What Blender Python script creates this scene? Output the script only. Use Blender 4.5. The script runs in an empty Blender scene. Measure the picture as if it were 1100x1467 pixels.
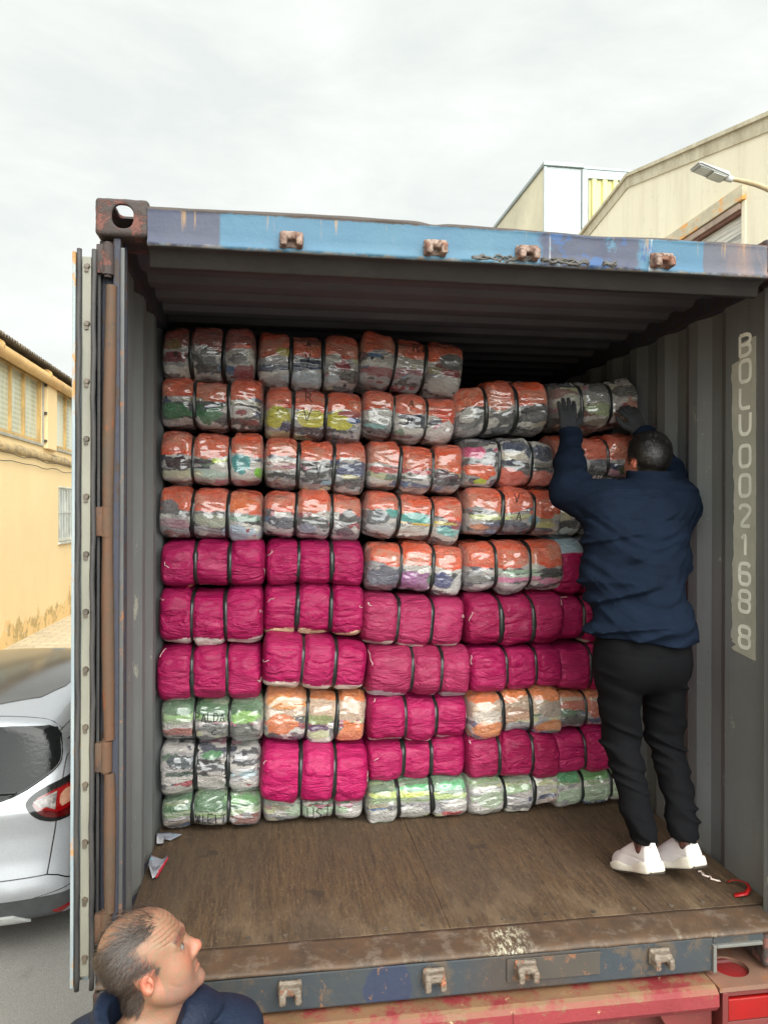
import bpy, bmesh, math, random
import numpy as np
from mathutils import Vector, Matrix
from mathutils.bvhtree import BVHTree
SC = bpy.context.scene
COL = SC.collection
rad = math.radians

# ------------------------------------------------------------ camera
CAM = Vector((0.5402, -2.4439, 1.6112))
yaw, pit, rol = 0.149596, 0.001219, 0.002929
f = Vector((math.sin(yaw)*math.cos(pit), math.cos(yaw)*math.cos(pit), math.sin(pit)))
r = Vector((math.cos(yaw), -math.sin(yaw), 0)); u = r.cross(f)
r2 = r*math.cos(rol)+u*math.sin(rol); u2 = u*math.cos(rol)-r*math.sin(rol)
cd = bpy.data.cameras.new('camera'); cam = bpy.data.objects.new('camera', cd); COL.objects.link(cam)
M = Matrix.Identity(4)
for i in range(3):
    M[i][0] = r2[i]; M[i][1] = u2[i]; M[i][2] = -f[i]; M[i][3] = CAM[i]
cam.matrix_world = M
cd.sensor_fit = 'VERTICAL'; cd.sensor_height = 24; cd.lens = 24*1080.38/1467
cd.clip_start = 0.05; cd.clip_end = 3000
SC.camera = cam

# ------------------------------------------------------------ light
SUN_DIR = Vector((0.12, -0.66, 0.74)).normalized()      # towards the sun
SUN_EL = math.asin(SUN_DIR.z); SUN_AZ = math.atan2(SUN_DIR.x, SUN_DIR.y)
SUN_E, SUN_ANG = 1.5, 30
SKY_K, CLOUD_LO, CLOUD_HI, GLOW = 0.1, 0.79, 0.92, 3.8
GLOW2 = 6.5
EXPO = 0.25
SC.view_settings.view_transform = 'Standard'; SC.view_settings.look = 'None'
SC.view_settings.exposure = EXPO; SC.view_settings.gamma = 1
try: SC.view_settings.use_curve_mapping = False
except Exception: pass
W = bpy.data.worlds.new('World'); SC.world = W; W.use_nodes = True
nt = W.node_tree; nt.nodes.clear()
def N(nt, t, **kw):
    n = nt.nodes.new(t)
    for k, v in kw.items():
        if k in n.bl_rna.properties: setattr(n, k, v)
        else: n.inputs[k].default_value = v
    return n
out = N(nt, 'ShaderNodeOutputWorld'); bg = N(nt, 'ShaderNodeBackground'); bg.inputs['Strength'].default_value = SKY_K
nt.links.new(bg.outputs[0], out.inputs[0])
sky = N(nt, 'ShaderNodeTexSky', sky_type='NISHITA', sun_disc=False)
sky.sun_elevation = SUN_EL; sky.sun_rotation = SUN_AZ; sky.dust_density = 3
tc = N(nt, 'ShaderNodeTexCoord'); mp = N(nt, 'ShaderNodeMapping'); mp.inputs['Scale'].default_value = (1.2, 1.2, 3.2)
nt.links.new(tc.outputs['Generated'], mp.inputs[0])
n1 = N(nt, 'ShaderNodeTexNoise'); n1.inputs['Scale'].default_value = 3.0; n1.inputs['Detail'].default_value = 9; n1.inputs['Roughness'].default_value = .6; n1.inputs['Distortion'].default_value = .3
nt.links.new(mp.outputs[0], n1.inputs['Vector'])
cr = N(nt, 'ShaderNodeValToRGB'); cr.color_ramp.elements[0].position = .36; cr.color_ramp.elements[1].position = .66
lo, hi = CLOUD_LO/SKY_K, CLOUD_HI/SKY_K
nt.links.new(n1.outputs[0], cr.inputs[0])
mr = N(nt, 'ShaderNodeMix', data_type='RGBA')
mr.inputs[6].default_value = (lo*.95, lo*1.0, lo*.965, 1); mr.inputs[7].default_value = (hi*.975, hi, hi*.965, 1)
nt.links.new(cr.outputs[0], mr.inputs[0])
# brighter cloud round the hidden sun, raised out of view as fill for walls
dp = N(nt, 'ShaderNodeVectorMath', operation='DOT_PRODUCT'); dp.inputs[1].default_value = SUN_DIR
nrm = N(nt, 'ShaderNodeVectorMath', operation='NORMALIZE'); nt.links.new(tc.outputs['Generated'], nrm.inputs[0]); nt.links.new(nrm.outputs[0], dp.inputs[0])
mx = N(nt, 'ShaderNodeMath', operation='MAXIMUM'); mx.inputs[1].default_value = 0; nt.links.new(dp.outputs['Value'], mx.inputs[0])
pw = N(nt, 'ShaderNodeMath', operation='POWER'); pw.inputs[1].default_value = 2; nt.links.new(mx.outputs[0], pw.inputs[0])
ml = N(nt, 'ShaderNodeMath', operation='MULTIPLY_ADD'); ml.inputs[1].default_value = GLOW; ml.inputs[2].default_value = 1; nt.links.new(pw.outputs[0], ml.inputs[0])
dp2 = N(nt, 'ShaderNodeVectorMath', operation='DOT_PRODUCT'); dp2.inputs[1].default_value = Vector((.15, -1, .12)).normalized(); nt.links.new(nrm.outputs[0], dp2.inputs[0])  # second sky lobe, low behind the camera, added to light the bales
mx2 = N(nt, 'ShaderNodeMath', operation='MAXIMUM'); mx2.inputs[1].default_value = 0; nt.links.new(dp2.outputs['Value'], mx2.inputs[0])
pw2 = N(nt, 'ShaderNodeMath', operation='POWER'); pw2.inputs[1].default_value = 5; nt.links.new(mx2.outputs[0], pw2.inputs[0])
ml2 = N(nt, 'ShaderNodeMath', operation='MULTIPLY_ADD'); ml2.inputs[1].default_value = GLOW2; nt.links.new(pw2.outputs[0], ml2.inputs[0]); nt.links.new(ml.outputs[0], ml2.inputs[2]); ml = ml2
sc_ = N(nt, 'ShaderNodeVectorMath', operation='SCALE'); nt.links.new(mr.outputs[2], sc_.inputs[0]); nt.links.new(ml.outputs[0], sc_.inputs['Scale'])
m2 = N(nt, 'ShaderNodeMix', data_type='RGBA'); m2.inputs[0].default_value = .93
nt.links.new(sky.outputs[0], m2.inputs[6]); nt.links.new(sc_.outputs[0], m2.inputs[7]); nt.links.new(m2.outputs[2], bg.inputs['Color'])
sl = bpy.data.lights.new('sun', 'SUN'); sl.energy = SUN_E; sl.angle = rad(SUN_ANG); sl.color = (1, .965, .92)
so = bpy.data.objects.new('sun', sl); COL.objects.link(so); so.rotation_euler = (-SUN_DIR).to_track_quat('-Z', 'Y').to_euler()

# ------------------------------------------------------------ numpy helpers
def lin(c, k=1.0):
    return tuple((((v/255)/12.92) if v/255 <= .04045 else ((v/255+.055)/1.055)**2.4)*k for v in c)
def vnoise(P, s=1.0, seed=0):
    P = np.asarray(P, float)*s+seed*17.31
    i = np.floor(P).astype(np.int64); fr = P-i; fr = fr*fr*(3-2*fr)
    def h(a, b, c):
        n = (a*73856093) ^ (b*19349663) ^ (c*83492791)
        n = (n ^ (n >> 13))*1274126177
        n = (n ^ (n >> 16)) & 0xffffff
        return n/float(0xffffff)
    x, y, z = i[..., 0], i[..., 1], i[..., 2]; fx, fy, fz = fr[..., 0], fr[..., 1], fr[..., 2]
    r = 0
    for dx in (0, 1):
        for dy in (0, 1):
            for dz in (0, 1):
                r = r+h(x+dx, y+dy, z+dz)*(fx if dx else 1-fx)*(fy if dy else 1-fy)*(fz if dz else 1-fz)
    return r
def fbm(P, s=1.0, seed=0, o=3):
    r = 0; a = .5
    for k in range(o): r = r+a*vnoise(P, s*2**k, seed+k*3); a *= .5
    return r/(1-.5**o)

# ------------------------------------------------------------ objects
def wloc(o):
    v = Vector((0, 0, 0))
    while o is not None: v = v+o.location; o = o.parent
    return v
def tag(o, label=None, cat=None, group=None, kind=None):
    if label: o['label'] = label
    if cat: o['category'] = cat
    if group: o['group'] = group
    if kind: o['kind'] = kind
    return o
def empty(name, loc, label, cat, group=None):
    o = bpy.data.objects.new(name, None); COL.objects.link(o); o.location = loc; o.empty_display_size = .1
    return tag(o, label, cat, group)
def link(name, me, mat, parent=None, shift=True):
    """link a mesh whose coordinates are in world space; parent = its thing"""
    if parent is not None and shift:
        me.transform(Matrix.Translation(-wloc(parent)))
    o = bpy.data.objects.new(name, me); COL.objects.link(o)
    if mat is not None and len(me.materials) == 0: me.materials.append(mat)
    if parent is not None: o.parent = parent
    return o
def mesh(name, V, F, mat, parent=None, smooth=False, col=None):
    me = bpy.data.meshes.new(name); 
    V = np.asarray(V, dtype=np.float64)
    me.from_pydata(V.tolist(), [], F if isinstance(F, list) else F.tolist()); 
    if smooth: me.polygons.foreach_set('use_smooth', [True]*len(me.polygons))
    if col is not None:
        a = me.color_attributes.new('Col', 'FLOAT_COLOR', 'POINT')
        c = np.ones((len(V), 4), np.float32); c[:, :3] = col; a.data.foreach_set('color', c.ravel())
    me.update()
    return link(name, me, mat, parent)
class MB:
    """collects pieces of one mesh"""
    def __init__(s): s.bm = bmesh.new()
    def box(s, x0, x1, y0, y1, z0, z1, bev=0.0, rot=None, seg=2):
        t = bmesh.new(); bmesh.ops.create_cube(t, size=1)
        for v in t.verts: v.co = Vector(((v.co.x)*(x1-x0), v.co.y*(y1-y0), v.co.z*(z1-z0)))
        if bev: bmesh.ops.bevel(t, geom=t.edges[:], offset=bev, segments=seg, profile=.6, affect='EDGES')
        c = Vector(((x0+x1)/2, (y0+y1)/2, (z0+z1)/2)); R = rot.to_matrix().to_4x4() if rot is not None else Matrix.Identity(4)
        s.join(t, Matrix.Translation(c) @ R); return s
    def join(s, t, M=None):
        m = bpy.data.meshes.new('t'); t.to_mesh(m); t.free()
        if M is not None: m.transform(M)
        s.bm.from_mesh(m); bpy.data.meshes.remove(m)
    def tube(s, pts, r, seg=8, closed=False, flat=1.0):
        pts = [Vector(p) for p in pts]; n = len(pts); rings = []
        prev = None
        for i, p in enumerate(pts):
            a = pts[(i-1) % n] if (closed or i > 0) else p; b = pts[(i+1) % n] if (closed or i < n-1) else p
            d = (b-a).normalized() if (b-a).length > 1e-9 else Vector((0, 0, 1))
            if prev is None: prev = d.orthogonal().normalized()
            x = (prev-d*prev.dot(d)); x = x.normalized() if x.length > 1e-6 else d.orthogonal().normalized(); prev = x
            y = d.cross(x); rr = r[i] if hasattr(r, '__len__') else r
            rings.append([s.bm.verts.new(p+x*math.cos(2*math.pi*k/seg)*rr+y*math.sin(2*math.pi*k/seg)*rr*flat) for k in range(seg)])
        for i in range(n if closed else n-1):
            A, B = rings[i], rings[(i+1) % n]
            for k in range(seg): s.bm.faces.new((A[k], A[(k+1) % seg], B[(k+1) % seg], B[k]))
        if not closed:
            s.bm.faces.new(rings[0][::-1]); s.bm.faces.new(rings[-1])
        return s
    def prism(s, poly, axis, a, b):
        """polygon (2-D) extruded along axis 0/1/2 from a to b"""
        def P(q, t):
            v = list(q); v.insert(axis, t); return v
        A = [s.bm.verts.new(P(q, a)) for q in poly]; B = [s.bm.verts.new(P(q, b)) for q in poly]
        n = len(poly)
        for i in range(n): s.bm.faces.new((A[i], A[(i+1) % n], B[(i+1) % n], B[i]))
        s.bm.faces.new(A[::-1]); s.bm.faces.new(B); return s
    def build(s, name, mat, parent=None, smooth=False, ang=None):
        bmesh.ops.recalc_face_normals(s.bm, faces=s.bm.faces[:])
        me = bpy.data.meshes.new(name); s.bm.to_mesh(me); s.bm.free()
        if smooth or ang:
            me.polygons.foreach_set('use_smooth', [True]*len(me.polygons))
            if ang and hasattr(me, 'set_sharp_from_angle'): me.set_sharp_from_angle(angle=rad(ang))
        return link(name, me, mat, parent)

# ------------------------------------------------------------ signed distance surfaces
def nets(fn, lo, hi, h):
    lo = np.array(lo, float); hi = np.array(hi, float); n = np.ceil((hi-lo)/h).astype(int)+1
    xs = [lo[k]+h*np.arange(n[k]) for k in range(3)]
    F = np.empty(n, np.float32)
    YY, ZZ = np.meshgrid(xs[1], xs[2], indexing='ij')
    ch = max(1, int(400000/(n[1]*n[2])))
    for i in range(0, n[0], ch):
        X = xs[0][i:i+ch]
        P = np.empty((len(X), n[1], n[2], 3)); P[..., 0] = X[:, None, None]; P[..., 1] = YY; P[..., 2] = ZZ
        F[i:i+ch] = fn(P)
    S = F < 0
    cn = n-1
    acc = np.zeros((*cn, 3), np.float32); cnt = np.zeros(cn, np.float32)
    offs = [(0, 0), (0, 1), (1, 0), (1, 1)]
    for ax in range(3):
        o1, o2 = [k for k in range(3) if k != ax]
        for a, b in offs:
            s0 = [slice(None)]*3; s1 = [slice(None)]*3
            s0[ax] = slice(0, cn[ax]); s1[ax] = slice(1, cn[ax]+1)
            for o, d in ((o1, a), (o2, b)):
                s0[o] = slice(d, cn[o]+d); s1[o] = slice(d, cn[o]+d)
            f0 = F[tuple(s0)]; f1 = F[tuple(s1)]; c = S[tuple(s0)] != S[tuple(s1)]
            t = np.where(c, f0/np.where(c, f0-f1, 1), 0)
            acc[..., ax] += np.where(c, t, 0); acc[..., o1] += np.where(c, a, 0); acc[..., o2] += np.where(c, b, 0); cnt += c
    act = cnt > 0; idx = -np.ones(cn, np.int64); idx[act] = np.arange(act.sum())
    I = np.argwhere(act); V = (I+acc[act]/cnt[act][:, None])*h+lo
    Fs = []
    for ax in range(3):
        o1, o2 = [(1, 2), (2, 0), (0, 1)][ax]
        s0 = [slice(None)]*3; s1 = [slice(None)]*3; s0[ax] = slice(0, n[ax]-1); s1[ax] = slice(1, n[ax])
        c = S[tuple(s0)] != S[tuple(s1)]; e = np.argwhere(c); ins = S[tuple(s0)][c]
        ok = (e[:, o1] > 0) & (e[:, o2] > 0) & (e[:, o1] < cn[o1]) & (e[:, o2] < cn[o2]); e = e[ok]; ins = ins[ok]
        def g(a, b):
            q = e.copy(); q[:, o1] -= a; q[:, o2] -= b; return idx[q[:, 0], q[:, 1], q[:, 2]]
        Q = np.stack([g(1, 1), g(0, 1), g(0, 0), g(1, 0)], 1); Q[~ins] = Q[~ins][:, ::-1]; Fs.append(Q)
    return V, np.concatenate(Fs)
def smin(a, b, k):
    h = np.clip(.5+.5*(b-a)/k, 0, 1); return b*(1-h)+a*h-k*h*(1-h)
def smax(a, b, k): return -smin(-a, -b, k)
def cap(P, a, b, ra, rb=None):
    rb = ra if rb is None else rb; a = np.array(a, float); b = np.array(b, float)
    d = b-a; t = np.clip(((P-a)@d)/(d@d), 0, 1); q = P-a-t[..., None]*d
    return np.sqrt((q*q).sum(-1))-(ra+(rb-ra)*t)
def ell(P, c, r, R=None):
    q = P-np.array(c, float)
    if R is not None: q = q@R
    r = np.array(r, float); k0 = np.sqrt(((q/r)**2).sum(-1)); k1 = np.sqrt(((q/(r*r))**2).sum(-1))+1e-9
    return k0*(k0-1)/k1
def rbox(P, c, b, r=0.0, R=None):
    q = P-np.array(c, float)
    if R is not None: q = q@R
    q = np.abs(q)-(np.array(b, float)-r)
    return np.sqrt((np.maximum(q, 0)**2).sum(-1))+np.minimum(q.max(-1), 0)-r
def rotm(ax, deg):
    return np.array(Matrix.Rotation(rad(deg), 3, ax))

# ------------------------------------------------------------ materials
MATS = {}
class G:
    def __init__(s, name):
        s.m = bpy.data.materials.new(name); s.m.use_nodes = True; s.t = s.m.node_tree; s.t.nodes.clear()
        s.o = s.t.nodes.new('ShaderNodeOutputMaterial'); s.b = s.t.nodes.new('ShaderNodeBsdfPrincipled'); s.t.links.new(s.b.outputs[0], s.o.inputs[0])
        g = s.t.nodes.new('ShaderNodeNewGeometry'); s.pos = g.outputs['Position']; s.nrm = g.outputs['Normal']
        s.sep = None
    def L(s, a, b): s.t.links.new(a, b)
    def val(s, sock, v):
        if hasattr(v, 'is_output') or hasattr(v, 'links'): s.L(v, sock)
        else: sock.default_value = v
    def map(s, vec=None, scale=(1, 1, 1), rot=(0, 0, 0), loc=(0, 0, 0)):
        n = s.t.nodes.new('ShaderNodeMapping'); n.inputs['Scale'].default_value = scale; n.inputs['Rotation'].default_value = rot; n.inputs['Location'].default_value = loc
        s.L(vec or s.pos, n.inputs[0]); return n.outputs[0]
    def noise(s, scale=5, detail=5, rough=.6, dist=0, vec=None, st=(1, 1, 1), loc=(0, 0, 0), col=False):
        n = s.t.nodes.new('ShaderNodeTexNoise'); n.inputs['Scale'].default_value = scale; n.inputs['Detail'].default_value = detail
        n.inputs['Roughness'].default_value = rough; n.inputs['Distortion'].default_value = dist
        s.L(s.map(vec, st, loc=loc), n.inputs['Vector']); return n.outputs[1 if col else 0]
    def voro(s, scale=5, vec=None, st=(1, 1, 1), feat='F1', out=0, rnd=1):
        n = s.t.nodes.new('ShaderNodeTexVoronoi'); n.feature = feat; n.inputs['Scale'].default_value = scale; n.inputs['Randomness'].default_value = rnd
        s.L(s.map(vec, st), n.inputs['Vector']); return n.outputs[out]
    def rmp(s, v, a, b, lo=0, hi=1):
        n = s.t.nodes.new('ShaderNodeMapRange'); n.inputs[1].default_value = a; n.inputs[2].default_value = b; n.inputs[3].default_value = lo; n.inputs[4].default_value = hi
        s.L(v, n.inputs[0]); return n.outputs[0]
    def math(s, op, a, b=0.0, c=None):
        n = s.t.nodes.new('ShaderNodeMath'); n.operation = op; s.val(n.inputs[0], a); s.val(n.inputs[1], b)
        if c is not None: s.val(n.inputs[2], c)
        return n.outputs[0]
    def ax(s, k, vec=None):
        n = s.t.nodes.new('ShaderNodeSeparateXYZ'); s.L(vec or s.pos, n.inputs[0]); return n.outputs[k]
    def mix(s, fac, a, b, mode='MIX'):
        n = s.t.nodes.new('ShaderNodeMix'); n.data_type = 'RGBA'; n.blend_type = mode
        s.val(n.inputs[0], fac)
        for i, v in ((6, a), (7, b)):
            if isinstance(v, tuple): n.inputs[i].default_value = (*v[:3], 1)
            else: s.L(v, n.inputs[i])
        return n.outputs[2]
    def mul(s, *a):
        r = a[0]
        for b in a[1:]: r = s.math('MULTIPLY', r, b)
        return r
    def bump(s, h, st=.3, dist=.01, nrm=None):
        n = s.t.nodes.new('ShaderNodeBump'); n.inputs['Strength'].default_value = st; n.inputs['Distance'].default_value = dist
        s.L(h, n.inputs['Height'])
        if nrm is not None: s.L(nrm, n.inputs['Normal'])
        return n.outputs[0]
    def fin(s, col, rough=.6, metal=0, bump=None, spec=.5, coat=0, coatr=.1, **kw):
        if isinstance(col, tuple): s.b.inputs['Base Color'].default_value = (*col[:3], 1)
        else: s.L(col, s.b.inputs['Base Color'])
        s.val(s.b.inputs['Roughness'], rough); s.val(s.b.inputs['Metallic'], metal); s.b.inputs['Specular IOR Level'].default_value = spec
        s.b.inputs['Coat Weight'].default_value = coat; s.b.inputs['Coat Roughness'].default_value = coatr
        if bump is not None: s.L(bump, s.b.inputs['Normal'])
        for k, v in kw.items(): s.b.inputs[k.replace('_', ' ')].default_value = v
        return s.m
def paint(name, base, base2=None, rough=.5, rust=.0, rustcol=(.11, .045, .02), sc=6, bump=.15, dirt=.3, dirtcol=(.05, .042, .035), metal=0, st=(1, 1, 1), dscale=1.5, coat=0):
    g = G(name); base2 = base2 or tuple(v*.75 for v in base)
    c = g.mix(g.rmp(g.noise(sc*.4, 4, st=st), .35, .65), base, base2)
    if dirt: c = g.mix(g.math('MULTIPLY', g.rmp(g.noise(dscale*2, 6, .7, st=st, loc=(3, 1, 2)), .42, .7), dirt), c, dirtcol)
    h = g.noise(sc*8, 4)
    if rust:
        m = g.rmp(g.noise(sc, 8, .72, st=st, loc=(7, 3, 5)), .62-rust*.25, .68-rust*.25)
        rc = g.mix(g.noise(sc*5, 4), rustcol, tuple(min(1, v*2.4) for v in rustcol))
        c = g.mix(m, c, rc); h = g.math('ADD', h, g.math('MULTIPLY', m, -.8))
        rr = g.math('ADD', g.math('MULTIPLY', m, .9-rough), rough)
    else: rr = rough
    return g.fin(c, rr, metal, g.bump(h, bump, .004), coat=coat)
# ============================================================ SETTING
ZG = -1.12
g = G('asphalt')
c = g.mix(g.rmp(g.noise(.7, 5, .6), .3, .7), lin((126, 124, 120)), lin((146, 144, 139)))
c = g.mix(g.rmp(g.noise(160, 3, .6), .35, .7), c, lin((96, 95, 93)))
c = g.mix(g.math('MULTIPLY', g.rmp(g.noise(2.2, 5, .7, loc=(4, 4, 0)), .6, .72), .45), c, lin((70, 68, 66)))
m_asph = g.fin(c, .9, bump=g.bump(g.noise(220, 3), .35, .006))
mb = MB(); n = 60
V = []; F = []
xs = [-600, -200, -60, -20, -8, -3.25, 0, 3, 7.4, 20, 60, 200, 600]; ys = [-600, -200, -60, -20, -6, -2, 1, 4, 8, 14, 20, 40, 80, 200, 600]
for y in ys:
    for x in xs: V.append((x, y, ZG))
for j in range(len(ys)-1):
    for i in range(len(xs)-1):
        a = j*len(xs)+i; F.append((a, a+1, a+1+len(xs), a+len(xs)))
tag(mesh('road', V, F, m_asph), kind='structure')
g = G('pavement_tiles')
br = g.t.nodes.new('ShaderNodeTexBrick'); br.inputs['Scale'].default_value = 1; br.inputs['Brick Width'].default_value = .4; br.inputs['Row Height'].default_value = .2; br.inputs['Mortar Size'].default_value = .007
br.inputs['Color1'].default_value = (*lin((196, 180, 150)), 1); br.inputs['Color2'].default_value = (*lin((180, 166, 140)), 1); br.inputs['Mortar'].default_value = (*lin((125, 112, 92)), 1)
g.L(g.pos, br.inputs['Vector'])
c = g.mix(g.math('MULTIPLY', g.rmp(g.noise(1.3, 6, .7), .45, .75), .4), br.outputs[0], lin((140, 125, 100)))
m_pave = g.fin(c, .9, bump=g.bump(br.outputs['Fac'], .3, .004))
mb = MB(); mb.box(-4.6, -3.2, -30, 60, ZG-.05, ZG+.10); tag(mb.build('pavement', m_pave), kind='structure')
m_kerb = paint('kerb_stone', lin((170, 165, 155)), sc=8, dirt=.4, rough=.9)
mb = MB()
for k in range(60): mb.box(-3.2, -3.05, -20+k*1.0, -20.01+(k+1)*1.0, ZG-.05, ZG+.105, .012)
tag(mb.build('kerb', m_kerb), kind='structure')
mb = MB(); mb.box(7.0, 8.2, -30, 60, ZG-.05, ZG+.10); tag(mb.build('pavement_far_side', m_pave), kind='structure')

# ============================================================ OCHRE WORKSHOP (left)
T = empty('ochre_workshop', (-4.5, 15, ZG), 'low ochre rendered workshop with corrugated roof, big upper windows and a flaking wall foot', 'building')
g = G('ochre_render')
c = g.mix(g.rmp(g.noise(.5, 4), .3, .7), lin((230, 203, 156)), lin((222, 193, 146)))
c = g.mix(g.math('MULTIPLY', g.rmp(g.noise(.9, 5, .7, st=(1, 1, .25), loc=(1, 9, 0)), .5, .75), .35), c, lin((240, 212, 160)))
z = g.ax(2); y = g.ax(1)
edge = g.math('ADD', g.math('MULTIPLY', g.noise(.9, 6, .7, st=(1, 1, .5), loc=(0, 3, 1)), 1.9), -1.45)   # height of the damp band
damp = g.rmp(g.math('SUBTRACT', edge, z), -.02, .05)
peel = g.rmp(g.noise(2.6, 7, .75, loc=(5, 0, 2)), .44, .5)
c = g.mix(damp, c, lin((176, 150, 100)))
c = g.mix(g.mul(damp, peel), c, lin((222, 186, 130)))
c = g.mix(g.mul(damp, g.rmp(g.noise(4, 6, .7, loc=(1, 1, 9)), .58, .62)), c, lin((216, 190, 150)))
c = g.mix(g.math('MULTIPLY', g.rmp(g.noise(5, 6, .8, loc=(9, 2, 2)), .68, .72), .7), c, lin((130, 100, 60)))
m_och = g.fin(c, .92, bump=g.bump(g.math('ADD', g.noise(14, 6, .7), g.mul(damp, peel)), .35, .02))
# wall with openings: rows of rectangles round the openings
def wall_grid(mbx, xa, xb, ys, zs, holes):
    for i in range(len(ys)-1):
        for j in range(len(zs)-1):
            ym, zm = (ys[i]+ys[i+1])/2, (zs[j]+zs[j+1])/2
            if any(h[0] < ym < h[1] and h[2] < zm < h[3] for h in holes): continue
            mbx.box(xa, xb, ys[i], ys[i+1], zs[j], zs[j+1])
holes = [(10.9, 15.35, 3.12, 4.62), (16.25, 20.6, 3.12, 4.62), (16.7, 18.4, .92, 2.22), (5.4, 9.9, 3.12, 4.62)]
mb = MB(); wall_grid(mb, -4.8, -4.5, [-8, 5.4, 9.9, 10.9, 15.35, 16.25, 16.7, 18.4, 20.6, 34], [ZG, .92, 2.22, 3.12, 4.62, 4.7], holes)
mb.build('wall', m_och, T)
mb = MB(); mb.box(-14, -4.82, -8, 34, ZG, 4.6); mb.build('inner_block', paint('dim_room', lin((90, 84, 72)), dirt=.2), T)
m_rubble = paint('rubble_ledge', lin((206, 176, 122)), lin((160, 140, 110)), sc=9, rust=.25, rustcol=lin((110, 92, 70)), bump=1, dirt=.3)
V = []; F = []; ny = 260
for i in range(ny):
    y = 4+i*.1
    for k in range(7):
        a = k/6*math.pi; P = np.array([[y*4.0, k*1.3, 0.]]); nn = float(fbm(P, 1.6, 4)[0])
        V.append((-4.5+math.sin(a)*(.035+.07*nn)+.001, y, 2.86+math.cos(a)*(.06+.07*nn)))
for i in range(ny-1):
    for k in range(6): a = i*7+k; F.append((a, a+1, a+8, a+7))
mesh('ledge', V, F, m_rubble, T, True)
m_wire = paint('old_cable', lin((70, 62, 52)), dirt=0)
for zz, am, sd in ((2.78, .05, 1), (2.62, .03, 2), (2.92, .04, 5)):
    mb = MB(); mb.tube([(-4.455, 4+k*.4, zz-am*abs(math.sin(k*.55+sd))+.02*math.sin(k*1.7)) for k in range(60)], .009, 5); mb.build('cable', m_wire, T, True)
m_frame = paint('ochre_timber_frame', lin((206, 168, 104)), sc=5, dirt=.3)
m_alu = paint('pale_metal_frame', lin((176, 172, 158)), sc=8, dirt=.3, rough=.5)
g = G('reeded_glass')
c = g.mix(g.rmp(g.math('SINE', g.math('MULTIPLY', g.ax(2), 62)), -.2, .6), lin((166, 168, 146)), lin((184, 186, 164)))
c = g.mix(g.rmp(g.noise(1.2, 3, st=(1, 1.6, .3)), .4, .62), c, lin((206, 206, 186)))
m_blind = g.fin(c, .25, spec=.6)
for (y0, y1) in ((5.4, 9.9), (10.9, 15.35), (16.25, 20.6)):
    mb = MB(); z0, z1 = 3.12, 4.62
    for a, b, e, q in ((y0, y1, z0, z0+.09), (y0, y1, z1-.12, z1), (y0, y0+.1, z0, z1), (y1-.1, y1, z0, z1), (y1-1.15, y1-1.07, z0, z1), (y1-1.95, y1-1.9, z0+.09, z1-.12), (y0+1.2, y0+1.26, z0, z1)):
        mb.box(-4.62, -4.53+.004*(q-e), a+.002, b-.002, e+.002, q-.002, .006)
    w = mb.build('window', m_frame, T)
    mb = MB(); mb.box(-4.60, -4.585, y0+.02, y1-.02, z0+.02, z1-.02); mb.build('pane', m_blind, w)
    mb = MB(); mb.box(-4.53, -4.46, y0-.03, y1+.03, z0-.05, z0+.01, .008); mb.box(-4.5, -4.44, y0-.03, y1+.03, z1-.06, z1+.0, .008); mb.box(-4.5, -4.46, y1+.0, y1+.035, z0, z1-.05, .006)
    mb.build('metal_rail', m_alu, w)
mb = MB(); mb.box(-4.5, -4.40, 15.42, 16.18, 3.04, 4.76, .01); mb.build('pier', m_och, T)
for yb, zb in ((15.38, 4.45), (15.38, 3.82), (15.38, 3.2), (16.2, 3.1)): MB().box(-4.46, -4.40, yb-.03, yb+.03, zb-.03, zb+.03, .01).build('bolt', m_wire, T)
m_white = paint('old_white_paint', lin((206, 206, 196)), sc=6, dirt=.3)
mb = MB(); y0, y1, z0, z1 = 16.7, 18.4, .92, 2.22
for a, b, e, q in ((y0, y1, z0, z0+.05), (y0, y1, z1-.05, z1), (y0, y0+.05, z0, z1), (y1-.05, y1, z0, z1)): mb.box(-4.62, -4.56, a+.002, b-.002, e+.002, q-.002, .004)
w = mb.build('barred_window', m_white, T)
mb = MB(); mb.box(-4.66, -4.63, y0+.02, y1-.02, z0+.02, z1-.02); mb.build('pane', paint('window_pale_blue', lin((150, 166, 176)), lin((110, 120, 126)), dirt=.2, rough=.15, st=(1, 3, .3)), w)
mb = MB()
for k in range(12): mb.tube([(-4.49, y0+.03+k*.149, z0-.03), (-4.49, y0+.03+k*.149, z1+.02)], .012, 6)
for zz in (z0-.01, (z0+z1)/2+.03, z1-.01): mb.box(-4.505, -4.475, y0-.03, y1+.03, zz-.014, zz+.014)
mb.build('bars', m_white, w)
mb = MB(); mb.box(-4.5, -4.44, y0-.06, y1+.06, z0-.09, z0-.04, .008); mb.build('sill', m_white, w)
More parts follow.
